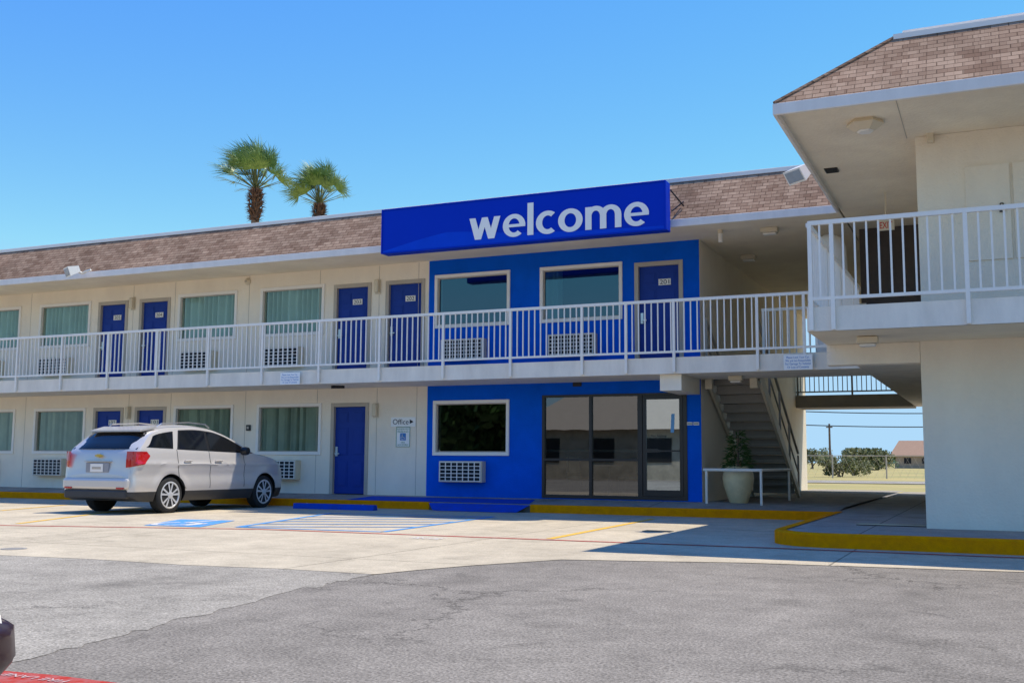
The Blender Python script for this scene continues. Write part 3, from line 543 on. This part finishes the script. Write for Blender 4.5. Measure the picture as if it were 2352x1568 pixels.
flood(onY(168,622,18.95),'white floodlight on the roof edge at far left',-.5,.35)
flood(onY(1838,396,17.2),'white floodlight on the roof edge beside the right wing',-.7,.6)
c=onY(775,889,20.2); t=thing('security_camera','small dark camera under the balcony above the ground floor blue door','camera',(c.x,20.2,SB)); MB().tube((c.x-.1,20.1,c.z),(c.x+.12,20.3,c.z+.01),.035,10).build('camera_body',m_black,t); MB().tube((c.x+.05,20.25,c.z),(c.x+.05,20.25,SB),.015).build('mount',m_black,t)
# ------------------------------------------------------------ stairs
st=thing('staircase','grey open staircase rising beside the office to the balcony','stairs',(-4.8,23.5,.2))
n=16; run=.285
for i in range(n-1):
    z=3.0-.175*(i+1); y=FY+.22+run*i
    MB().box(-5.28,-4.32,y-.02,y+.31,z-.05,z).build('tread',m_grey,st)
    MB().box(-5.27,-4.33,y-.018,y,z+.002,z+.12).build('riser',m_grey,st)
for x in (-5.33,-4.29):
    b=MB(); ys=FY+.2; ye=FY+.22+run*(n-1)+.1; zs=2.95; ze=.2
    b.poly((x-.03,ys,zs-.30),(x-.03,ys,zs),(x-.03,ye,ze+.2),(x-.03,ye,ze-.0)); b.poly((x+.03,ys,zs-.30),(x+.03,ye,ze),(x+.03,ye,ze+.2),(x+.03,ys,zs))
    b.poly((x-.03,ys,zs-.3),(x-.03,ye,ze),(x+.03,ye,ze),(x+.03,ys,zs-.3)); b.poly((x-.03,ys,zs),(x+.03,ys,zs),(x+.03,ye,ze+.2),(x-.03,ye,ze+.2)); b.build('stringer',m_beige,st)
    b=MB(); b.bar((x,ys,zs+.95),(x,ye,ze+1.05),.045); b.bar((x,ys,zs+.5),(x,ye,ze+.6),.03)
    for k in range(5): u=k/4; y=ys+(ye-ys)*u; z=zs+(ze-zs)*u; b.bar((x,y,z+.05),(x,y,z+1.0),.04)
    b.build('handrail',m_frame,st)
for x in (-5.4+.14,-4.36): MB().box(x-.07,x+.07,FY+.02,FY+.16,SB-.2,SB-.003).build('bracket',m_beige,st)
gr=thing('barrier_rail','low white pipe rail around the potted plant by the stairs','railing',(-4.7,20.9,.2))
b=MB(); b.path([(-5.33,20.9,.88),(-4.2,20.9,.88),(-4.1,23.6,.88)],.03,8); b.build('top_rail',m_rail,gr,smooth=True)
for p_ in ((-5.27,20.9),(-4.2,20.9),(-4.11,23.4)): MB().tube((*p_,.19),(*p_,.87),.026,8).build('post',m_rail,gr)
pt=thing('potted_plant','beige urn with a green leafy plant standing under the stairs','plant',(-4.74,21.35,.21))
c=(-4.74,21.35,.21)
MB().lathe([(.15,0),(.18,.03),(.28,.33),(.31,.50),(.29,.62),(.23,.68),(.25,.74),(.23,.745),(.20,.68)],c,28).build('pot',m_pot,pt,smooth=True)
b=MB(); rg=random.Random(3)
for k in range(380):
    th=rg.random()*6.28; ln=rg.uniform(.08,.2); up=rg.uniform(.0,1.)**1.8; rr=.25*(1-up*.65)*rg.random()**.5; base=Vector(c)+Vector((rr*math.cos(th),rr*math.sin(th),.72+up*.68)); d=Vector((math.cos(th),math.sin(th),rg.uniform(-.3,.9))).normalized(); s=d.cross(Vector((0,0,1))).normalized()*.02
    b.poly(base,base+d*ln*.5+s,base+d*ln-Vector((0,0,.04)),base+d*ln*.5-s)
b.build('foliage',m_green,pt,recalc=False); MB().tube((c[0],c[1],c[2]+.65),(c[0],c[1],c[2]+1.35),.02).build('stem',m_wood,pt)
c=onY(1907,620,20.35)
cy=thing('wrapped_column','tall white rounded cylinder standing behind the upper balcony railings','cylinder',(c.x,20.35,3.0))
MB().lathe([(.30,3.0),(.305,4.3),(.31,4.6)],(c.x,20.35,0),28).build('cylinder',m_trim,cy,smooth=True); MB().lathe([(.315,4.6),(.31,4.72),(.30,5.0),(.24,5.18),(.12,5.26),(.02,5.28)],(c.x,20.35,0),28).build('domed_top',m_plate,cy,smooth=True)
ws=thing('wheel_stop','blue painted concrete wheel stop in the accessible parking bay','wheel stop',(-12.4,18.9,0))
yb=18.9; xa=onY(678,1163,yb).x; xb=onY(862,1166,yb).x
b=MB(); k=[(0,-.08,0),(0,-.06,.11),(0,.06,.11),(0,.08,0)]
for i in range(3): j=i+1; b.poly((xa,yb+k[i][1],k[i][2]+.007),(xb,yb+k[i][1],k[i][2]+.007),(xb,yb+k[j][1],k[j][2]+.007),(xa,yb+k[j][1],k[j][2]+.007))
b.poly(*[(xa,yb+q_[1],q_[2]+.007) for q_ in k]); b.poly(*[(xb,yb+q_[1],q_[2]+.007) for q_ in k]); b.build('concrete_bar',m_kblue,ws)
for x in (xa+.3,xb-.3): MB().tube((x,yb,.117),(x,yb,.124),.02).build('anchor_bolt',m_steel,ws)
a=onZ(1970,1203,.17); o=MB().box(a.x,a.x+1.05,a.y-.18,a.y+.12,.167,.177).build('door_mat',m_black,bevel=.004); tag(o,'flat black mat on the walkway beside the right wing corner','mat')
a=onZ(1510,1220,.0); o=MB().box(a.x-.2,a.x+.22,a.y-.12,a.y+.12,.006,.011).build('drain_cover',m_black); tag(o,'flat dark drain cover on the concrete beside the yellow line','drain cover')
a=onZ(32,1261,.0); o=MB().lathe([(.14,.006),(.14,.011),(.10,.011),(.10,.008)],(a.x,a.y,0),24).build('valve_cover',m_grey); tag(o,'small round metal cover in the concrete at far left','cover')
# ------------------------------------------------------------ car
def pchip(tab):
    xs=[a for a,_ in tab]; ys=[b for _,b in tab]; n=len(xs); d=[(ys[i+1]-ys[i])/(xs[i+1]-xs[i]) for i in range(n-1)]
    m_=[d[0]]+[0 if d[i-1]*d[i]<=0 else 2*d[i-1]*d[i]/(d[i-1]+d[i]) for i in range(1,n-1)]+[d[-1]]
    def f(x):
        x=max(xs[0],min(xs[-1],x)); i=0
        while i<n-2 and x>xs[i+1]: i+=1
        h=xs[i+1]-xs[i]; t=(x-xs[i])/h
        return (2*t**3-3*t*t+1)*ys[i]+(t**3-2*t*t+t)*h*m_[i]+(-2*t**3+3*t*t)*ys[i+1]+(t**3-t*t)*h*m_[i+1]
    return f
R_=pchip([(0,.74),(.025,.84),(.05,1.0),(.09,1.15),(.13,1.22),(.30,1.37),(.56,1.565),(.80,1.63),(1.25,1.685),(1.8,1.71),(2.25,1.685),(2.6,1.61),(2.95,1.48),(3.4,1.27),(3.58,1.20),(4.1,1.13),(4.42,1.05),(4.62,.93),(4.72,.80),(4.77,.66)])
HWf=pchip([(0,.78),(.04,.84),(.12,.88),(.35,.91),(1,.925),(3.8,.925),(4.2,.90),(4.5,.83),(4.68,.72),(4.77,.58)])
ZB=pchip([(0,.34),(.3,.24),(4.4,.22),(4.77,.28)])
def belt(y): return min(1.22-.025*y,R_(y)-.10)
def sx(y,z):
    hw=HWf(y); b_=belt(y)
    for (wy) in (.95,3.81):
        dd=math.hypot(y-wy,z-.345)
        if .32<dd<.56: hw+=.026*max(0,1-abs(dd-.43)/.12)
    if z<.5: return hw-.09*((.5-z)/.28)**2
    if b_<.8: return hw-.03*min(1,(z-.5)/.3)
    if z<b_:
        sh=.022*math.exp(-((z-.93)/.035)**2)
        return hw+.006-.060*(max(0,z-.72)/(b_-.72))**2+sh-.018*math.exp(-((z-.72)/.09)**2)
    return hw-.054-(z-b_)*.42
def make_car(name,label,paintm,loc,rz,plate=True):
    t=thing(name,label,'car',(0,0,0))
    b=MB(); NY=110; NS=30; NT=12; rings=[]
    ys=[4.77*(.5-.5*math.cos(math.pi*i/NY)) for i in range(NY+1)]
    for y in ys:
        zb=ZB(y); zt=R_(y)-.07; half=[(0,zb)]+[(sx(y,zb+(zt-zb)*i/NS),zb+(zt-zb)*i/NS) for i in range(NS+1)]
        xt=half[-1][0]; half+=[(xt*(1-i/NT),zt+.07*(1-(1-i/NT)**4)) for i in range(1,NT+1)]
        ring=half+[(-p[0],p[1]) for p in half[-2:0:-1]]; rings.append([(p[0],y,p[1]) for p in ring])
    m0=len(rings[0])
    for r in rings: b.v+=[Vector(q_) for q_ in r]
    for i in range(NY):
        for j in range(m0): k=(j+1)%m0; b.f.append((i*m0+j,i*m0+k,(i+1)*m0+k,(i+1)*m0+j))
    b.f.append(tuple(range(m0))); b.f.append(tuple(NY*m0+j for j in range(m0))[::-1])
    body=b.build('body',paintm,t,smooth=False)
    cut=MB(); WP=[(.95,.345),(3.81,.345)]
    for (wy,wz) in WP:
        for s in (-1,1): cut.lathe([(.40,s*.60),(.40,s*1.1)],(0,wy,wz),40,'x')
    cu=cut.build('cutter',m_black); md=body.modifiers.new('b','BOOLEAN'); md.object=cu; md.operation='DIFFERENCE'; md.solver='EXACT'
    bpy.context.view_layer.update(); me=bpy.data.meshes.new_from_object(body.evaluated_get(bpy.context.evaluated_depsgraph_get())); body.modifiers.clear(); body.data=me; bpy.data.objects.remove(cu)
    me.materials.clear(); me.materials.append(paintm); me.materials.append(m_black)
    bm=bmesh.new(); bm.from_mesh(me); bmesh.ops.bisect_plane(bm,geom=bm.verts[:]+bm.edges[:]+bm.faces[:],plane_co=(0,0,.42),plane_no=(0,0,1))
    for f in bm.faces:
        c=f.calc_center_median(); f.smooth=True; f.material_index=0
        if any(math.hypot(c.y-wy,c.z-wz)<.402 for wy,wz in WP) and abs(c.x)<.92: 
            if abs(f.normal.x)>.9 and abs(c.x)>.7: pass
            else: f.material_index=1
    low=bm.copy(); 
    bmesh.ops.delete(low,geom=[f for f in low.faces if f.calc_center_median().z>.42],context='FACES')
    bmesh.ops.delete(bm,geom=[f for f in bm.faces if f.calc_center_median().z<=.42],context='FACES')
    bm.to_mesh(me); bm.free(); me.set_sharp_from_angle(angle=math.radians(35))
    ml=bpy.data.meshes.new('lower_cladding'); low.to_mesh(ml); low.free(); ml.materials.append(m_clad); ml.materials.append(m_black); ml.set_sharp_from_angle(angle=math.radians(35))
    ol=bpy.data.objects.new('lower_cladding',ml); col.objects.link(ol); ol.parent=t
    for s in (-1,1):
        def panel(nm,ya,yb_,sa,se,mat,off,dz0=.035,dz1=.125):
            b=MB(); N=20; g=[]
            for i in range(N+1):
                rowp=[]
                for k in range(6):
                    y0=ya+sa*k/5; y1=yb_+se*k/5; y=y0+(y1-y0)*i/N; z0_=belt(y)+dz0; z1_=max(z0_+.004,R_(y)-dz1); z=z0_+(z1_-z0_)*k/5
                    rowp.append((s*(sx(y,z)+off),y,z))
                g.append(rowp)
            for i in range(N):
                for k in range(5): b.poly(g[i][k],g[i+1][k],g[i+1][k+1],g[i][k+1])
            return b.build(nm,mat,t,smooth=True)
        panel('window_surround',1.15,3.45,.17,.0,m_black,.004,.02,.105)
        panel('quarter_window',.34,1.04,.24,.12,m_glcar,.007,.03,.12)
        panel('rear_door_window',1.21,2.03,.14,.03,m_glcar,.009)
        panel('front_door_window',2.10,3.30,.03,.0,m_glcar,.009)
        b=MB()
        for ya in (1.135,2.06,3.12):
            pr=None
            for i in range(13):
                z=.46+(belt(ya)-.44)*i/12; yy=ya+(.22*(1-(z-.46)/.34)**2 if ya<1.2 and z<.80 else 0); p=(s*(sx(yy,z)+.003),yy,z)
                if pr: b.poly((pr[0],pr[1]-.006,pr[2]),(pr[0],pr[1]+.006,pr[2]),(p[0],p[1]+.006,p[2]),(p[0],p[1]-.006,p[2]))
                pr=p
        b.build('door_seam',m_dark,t,recalc=False)
        for hy in (1.30,2.20):
            xx=sx(hy+.1,.99); b=MB(); b.tube((s*(xx+.028),hy,.995),(s*(xx+.028),hy+.2,.995),.014,8); b.tube((s*(xx-.01),hy+.02,.995),(s*(xx+.03),hy+.02,.995),.012,6); b.tube((s*(xx-.01),hy+.18,.995),(s*(xx+.03),hy+.18,.995),.012,6); b.build('door_handle',paintm,t,smooth=True)
        b=MB(); xx=sx(3.0,1.15); b.lathe([(.03,0),(.08,.02),(.09,.09),(.075,.16),(.03,.19)],(s*(xx+.03) if s>0 else s*(xx+.22),3.05,1.20),14,'x'); b.build('wing_mirror',m_black,t,smooth=True)
        b=MB(); b.path([(s*.60,.85,1.64),(s*.63,.95,1.70),(s*.635,1.7,1.745),(s*.63,2.2,1.725),(s*.60,2.35,1.665)],.014,6); b.build('roof_rail',m_steel,t,smooth=True)
        b=MB(); N=10
        def tl(u,v):
            z=.86+.30*v+.07*u*(1-v)
            if u<.35: x=.70+(.83-.70)*u/.35; y=.012+.05*(u/.35)**2+.09*max(0,(z-1.0))
            else:
                q_=(u-.35)/.65; y=.062+.36*q_*(1-.7*abs(v-.65)); x=sx(max(.10,y),min(z,1.12))+.012 if y>.10 else .83+.05*((y-.062)/.038)
            return (s*x,y-.012,z)
        for i in range(N*2):
            for j in range(N):
                b.poly(tl(i/(2*N),j/N),tl((i+1)/(2*N),j/N),tl((i+1)/(2*N),(j+1)/N),tl(i/(2*N),(j+1)/N))
        b.build('tail_light',m_tail,t,smooth=True)
        b=MB(); b.lathe([(.10,0),(.09,.02),(.03,.03)],(s*.62,4.60,.80),16,'y'); b.build('headlight',m_plate,t)
    def topy(z,x,front):
        xt=.72; zz=z+.07*(min(1,abs(x)/xt))**4; lo,hi=(2.0,3.7) if front else (.0,1.4)
        for _ in range(30):
            mdl=(lo+hi)/2
            if (R_(mdl)>zz)==front: lo=mdl
            else: hi=mdl
        return (lo+hi)/2
    for (nm,front,za,zb_) in (('rear_window',False,1.20,1.52),('windscreen',True,1.25,1.58)):
        b=MB(); g=[]
        for i in range(17):
            r=[]
            for k in range(7):
                z=za+(zb_-za)*k/6; hwid=(.80-.14*k/6); x=hwid*(i/8-1); y=topy(z,x,front)+(.012 if front else -.014); r.append((x,y,z+.004))
            g.append(r)
        for i in range(16):
            for k in range(6): b.poly(g[i][k],g[i+1][k],g[i+1][k+1],g[i][k+1])
        b.build(nm,m_glcar,t,smooth=True)
    b=MB(); b.poly((-.62,.40,1.565),(.62,.40,1.565),(.66,.78,1.65),(-.66,.78,1.65)); b.poly((-.62,.40,1.535),(-.66,.78,1.60),(.66,.78,1.60),(.62,.40,1.535)); b.poly((-.62,.40,1.535),(.62,.40,1.535),(.62,.40,1.565),(-.62,.40,1.565)); b.poly((.62,.40,1.535),(.66,.78,1.60),(.66,.78,1.65),(.62,.40,1.565)); b.poly((-.62,.40,1.535),(-.66,.78,1.60),(-.66,.78,1.65),(-.62,.40,1.565)); b.build('rear_spoiler',paintm,t,bevel=.008)
    b=MB(); b.box(-.80,.80,-.06,.12,.46,.67); b.build('rear_bumper',paintm,t,bevel=.05)
    b=MB(); b.box(-.76,.76,-.05,.10,.29,.455); b.build('bumper_insert',m_clad,t,bevel=.035)
    b=MB(); b.box(-.28,.28,-.004,.06,.77,.95); b.build('plate_recess',m_clad2,t,bevel=.01)
    b=MB(); b.box(-.155,.155,-.016,-.007,.78,.93); pl=b.build('licence_plate',m_plate,t)
    b=MB(); b.box(-.11,.11,-.019,-.017,.83,.875); b.build('plate_print',m_frame,pl)
    b=MB(); b.box(-.32,.32,-.012,.05,.965,.985); b.build('tailgate_trim',m_steel,t,bevel=.004)
    b=MB(); b.box(-.075,.075,.004,.06,1.065,1.095); b.box(-.03,.03,.0035,.06,1.052,1.108); b.build('emblem',m_gold,t)
    b=MB(); b.tube((.32,.12,1.20),(-.22,.17,1.27),.012,6); b.build('rear_wiper',m_black,t)
    for s in (-1,1): b=MB(); b.box(s*.64-.09,s*.64+.09,-.066,-.056,.47,.50); b.build('reflector',m_tail,t)
    for (wy,wz) in WP:
        for s in (-1,1):
            X=s*.80; prof=[(.235,-.11),(.26,-.115),(.32,-.112),(.345,-.09),(.348,0),(.345,.09),(.32,.112),(.26,.115),(.235,.11)]
            ty=MB().lathe(prof,(X,wy,wz),40,'x').build('wheel',m_tyre,t,smooth=True)
            b=MB(); xo=X+s*.118
            for (r0,r1,dx0,dx1) in ((.256,.232,0,.006),(.232,.215,.006,-.02)):
                k=len(b.v); n_=40
                for rr,dd in ((r0,dx0),(r1,dx1)):
                    for i in range(n_): a_=2*math.pi*i/n_; b.v.append(Vector((xo+s*dd,wy+rr*math.cos(a_),wz+rr*math.sin(a_))))
                for i in range(n_): j=(i+1)%n_; b.f.append((k+i,k+j,k+n_+j,k+n_+i))
            for kk in range(5):
                a0=2*math.pi*kk/5+.3
                for dd in (-.17,.17):
                    def pp(r,a_,dx): return (xo+s*dx,wy+r*math.cos(a_),wz+r*math.sin(a_))
                    hw_=.09
                    b.poly(pp(.05,a0+dd-.3,.003),pp(.05,a0+dd+.3,.003),pp(.232,a0+dd*1.4+hw_,.002),pp(.232,a0+dd*1.4-hw_,.002))
            b.lathe([(.065,0),(.065,.010),(.03,.016)] if s>0 else [(.03,-.016),(.065,-.010),(.065,0)],(xo,wy,wz),18,'x')
            b.build('rim',m_rim,ty,recalc=False)
            MB().lathe([(.23,-.005),(.23,.005)],(X+s*.09,wy,wz),30,'x').build('brake_disc',m_black,ty)
    t.location=loc; t.rotation_euler=(0,0,rz); return t
m_glcar=mk('car_glass',(.006,.007,.008),.08,var=0,spec=.5); m_tail=mk('tail_red',(.50,.008,.008),.15,var=.1,coat=1); m_clad=mk('clad',(.04,.04,.042),.55); m_clad2=mk('recess',(.30,.30,.31),.4); m_gold=mk('gold',(.7,.5,.12),.3,.8)
m_tyre=mk('tyre',(.018,.018,.018),.85); m_rim=mk('rim_alloy',(.66,.66,.66),.4,.3,var=.03)
m_silver=mk('silver_paint',(.68,.63,.57),.34,.30,var=.02,coat=.7); m_dred=mk('dark_paint',(.025,.004,.005),.35,.0,var=.02,coat=.2)
make_car('parked_car','silver sport utility car parked nose to the walkway in front of the ground floor rooms',m_silver,(-15.3,15.02,0),0)
c2=make_car('parked_car','dark car of which only a bumper corner shows at the bottom left edge',m_dred,(-3.50,-2.23,0),0); c2.scale=(1,1,.66)
for ch in c2.children:
    if ch.name.startswith('body') or ch.name.startswith('lower_cladding'):
        for v in ch.data.vertices:
            if v.co.y>3.9:
                d_=max(0,.64-v.co.z)+max(0,v.co.z-.78)*1.1; k_=min(1,(v.co.y-3.9)/.5)
                v.co.x*=1-.45*min(d_,.5)*k_; v.co.y-=.55*d_*k_
# ------------------------------------------------------------ palms
def palm(px_,py_,Y,scale,label,seed,lean,nf):
    rg=random.Random(seed); c=onY(px_,py_,Y); base=Vector((c.x+lean,Y,0)); t=thing('palm_tree',label,'palm tree',(base.x,Y,0),'palm trees behind the roof')
    b=MB(); N=30
    for i in range(N):
        u=i/N; u2=(i+1)/N; a=base.lerp(c,u); d=base.lerp(c,u2); r=scale*(.19+.015*math.sin(i*7)); b.tube(a,d,r*1.05,12,r*.95)
    b.build('trunk',m_wood,t,smooth=True)
    b=MB()
    for k in range(420):
        th=rg.random()*6.28; h=rg.random(); p=c+Vector((0,0,-1.5+1.4*h))*scale+Vector((math.cos(th),math.sin(th),0))*scale*(.13+.14*math.sin(h*2.4)); d=Vector((math.cos(th)*.5,math.sin(th)*.5,rg.uniform(-.3,1))).normalized(); s=d.cross(Vector((math.cos(th),math.sin(th),0))).normalized()*.06*scale
        b.poly(p-s,p+s,p+d*.30*scale)
    b.build('thatch',m_thatch,t,recalc=False)
    b=MB(); st_=MB()
    for k in range(nf):
        th=k*2.399+rg.uniform(-.2,.2); e_=-.15+1.65*((k+.5)/nf)**.75; d=Vector((math.cos(th)*math.cos(e_)-.12,math.sin(th)*math.cos(e_),math.sin(e_)+.3)).normalized(); ln=scale*rg.uniform(1.0,1.55); P_=c+d*ln
        st_.tube(c,P_,.026*scale,4,.012*scale)
        s=d.cross(Vector((rg.uniform(-.8,.8),rg.uniform(-.8,.8),1))).normalized()
        for j in range(30):
            ph=math.radians(-75+150*j/29); ld=(d*math.cos(ph)+s*math.sin(ph)).normalized(); L_=scale*(.62+.55*math.cos(ph*.9))*rg.uniform(.8,1.15)
            wv=Vector((-.26,rg.uniform(-.08,.08),-.02-.16*rg.random()))*L_*rg.uniform(.4,1.4); mid=P_+ld*L_*.5+wv*.12; tip=P_+ld*L_*.95+wv; nn=ld.cross(d.cross(s)).normalized()*.019*scale
            b.poly(P_-nn*.4,P_+nn*.4,mid+nn,mid-nn); b.poly(mid-nn,mid+nn,tip)
    b.build('crown',m_palm,t,recalc=False); st_.build('leaf_stalks',m_green2,t)
palm(588,436,40,1.02,'taller palm tree with shaggy trunk top above the left roof',1,.1,44)
palm(734,468,44,.95,'shorter palm tree to the right, half hidden behind the roof',5,.6,42)
# ------------------------------------------------------------ background
def leafy(name,label,cat,x,y,w_,h,d,n,seed,mat,group=None,ls=1.):
    rg=random.Random(seed); t=thing(name,label,cat,(x,y,0),group); b=MB()
    cl=[(x+rg.uniform(-.38,.38)*w_,y+rg.uniform(-.3,.3)*d,h*rg.uniform(.25,.8),rg.uniform(.14,.26)*w_) for _ in range(14)]
    for k in range(n):
        c=rg.choice(cl); v=Vector((rg.gauss(0,1),rg.gauss(0,1),rg.gauss(0,1))).normalized()*c[3]*rg.uniform(.6,1.05); p=Vector((c[0],c[1],c[2]))+Vector((v.x,v.y,v.z*.7)); p.z=max(.05,min(h,p.z)); s=w_*rg.uniform(.015,.035)*ls
        a=Vector((rg.uniform(-1,1),rg.uniform(-1,1),rg.uniform(-1,1))).normalized()*s; e_=a.orthogonal().normalized()*s*.7
        b.poly(p-a,p+e_,p+a,p-e_)
    b.build('crown',mat,t,recalc=False); q_=MB()
    for k in range(4): q_.tube((x+rg.uniform(-.1,.1)*w_,y,0),(x+rg.uniform(-.3,.3)*w_,y,h*.6),.02*w_,6,.008*w_)
    q_.build('trunk',m_wood,t)
def at(px_,Y): return onY(px_,1063,Y).x
leafy('bush','tall olive green bush behind the wire fence, left of centre in the passage view','bush',at(1930,84),84,3.4,1.6,2,2400,1,m_green2)
leafy('bush','low bush next to the tall bush behind the wire fence','bush',at(1962,92),92,2.8,1.3,2,1400,2,m_green2)
leafy('tree','wide dark green tree on the far side of the field','tree',at(1985,170),170,8.5,3.2,5,3000,3,m_green2)
leafy('tree','pale round tree at the left edge of the passage view','tree',at(1868,190),190,6.0,3.6,5,2200,4,m_green2)
leafy('tree','low dark tree beside the brown roofed house','tree',at(2030,210),210,5,2.6,4,1600,6,m_green)
xh=at(2048,240); hs=thing('house','distant brown roofed house beyond the field','house',(xh+9,240,0))
m_far=mk('far_wall',(.42,.30,.20),.9); MB().box(xh+.6,xh+18,240,250,0,2.9).build('wall',m_far,hs)
b=MB(); b.poly((xh-.3,239.3,2.7),(xh+19,239.3,2.7),(xh+18,245,5.9),(xh+1.2,245,5.9)); b.poly((xh-.3,239.3,2.7),(xh+1.2,245,5.9),(xh-.3,250.7,2.7)); b.poly((xh-.3,250.7,2.7),(xh+1.2,245,5.9),(xh+18,245,5.9),(xh+19,250.7,2.7)); b.build('roof',mk('far_roof',(.36,.22,.14),.9),hs,recalc=False)
for x in (2.5,6.,9.5): MB().box(xh+x,xh+x+1.4,239.95,239.99,1.0,2.2).build('window',m_dark,hs)
fn=thing('wire_fence','low chain link fence with thin posts along the field','fence',(at(1990,76),76,0)); fx=at(1990,76)
b=MB(); 
for i in range(-60,60): b.tube((fx+i*.5,76,0),(fx+i*.5+.75,76,1.5),.005,3,cap=False); b.tube((fx+i*.5,76,1.5),(fx+i*.5+.75,76,0),.005,3,cap=False)
b.build('mesh_panel',m_frame,fn); MB().tube((fx-30,76,1.52),(fx+30,76,1.52),.03,6).build('top_tube',m_frame,fn)
xp=at(1912,76)
for k in range(-6,8): MB().tube((xp+k*3.5,76,0),(xp+k*3.5,76,1.6),.05,6).build('fence_post',m_frame,fn)
up=thing('utility_pole','thin wooden utility pole in the field behind the fence','pole',(at(1907,110),110,0)); xq=at(1907,110); MB().tube((xq,110,0),(xq,110,4.9),.13,8,.09).build('pole',m_wood,up); MB().box(xq-.3,xq+.3,109.9,110.1,4.5,4.62).build('crossarm',m_wood,up)
for i,(py_,lab) in enumerate(((940,'upper overhead wire crossing the sky in the passage view'),(971,'lower overhead wire crossing the sky in the passage view'))):
    a=onY(1700,py_-1,70); c=onY(2500,py_+1,70); b=MB(); pts=[a.lerp(c,u/10)-Vector((0,0,.25*math.sin(math.pi*u/10))) for u in range(11)]; b.path([a-Vector((30,0,0))]+pts+[c+Vector((30,0,0))],.03,4); tag(b.build('overhead_wire',m_black),lab,'wire')
# buildings and trees behind the camera, seen in the window reflections
hb=thing('gabled_building','low beige gabled building across the lot behind the viewer','building',(-24,-20,0))
MB().box(-27,-15,-26,-18,0,3.0).build('wall',mk('stone_beige',(.42,.36,.28),.9,var=.3,ns=2),hb); b=MB(); b.poly((-27.5,-17.4,2.9),(-14.5,-17.4,2.9),(-17.5,-22,5.6),(-24.5,-22,5.6)); b.build('roof',m_frame,hb,recalc=False)
for x in (-25,-21.5,-18): MB().box(x-.8,x+.8,-17.99,-17.95,1,2.4).build('window',m_dark,hb)
for i,(x,y,s) in enumerate(((-47,-24,12),(-9,-26,10),(-60,-28,13),(-36,-27,12))): leafy('tree',['broad leafy tree left of the gabled building across the lot','leafy tree just right of the gabled building across the lot','leftmost leafy tree across the lot behind the viewer','dense dark tree standing nearest the left end of the gabled building'][i],'tree',x,y,s,s*.55,6,6500,20+i,m_green,None,1.3)
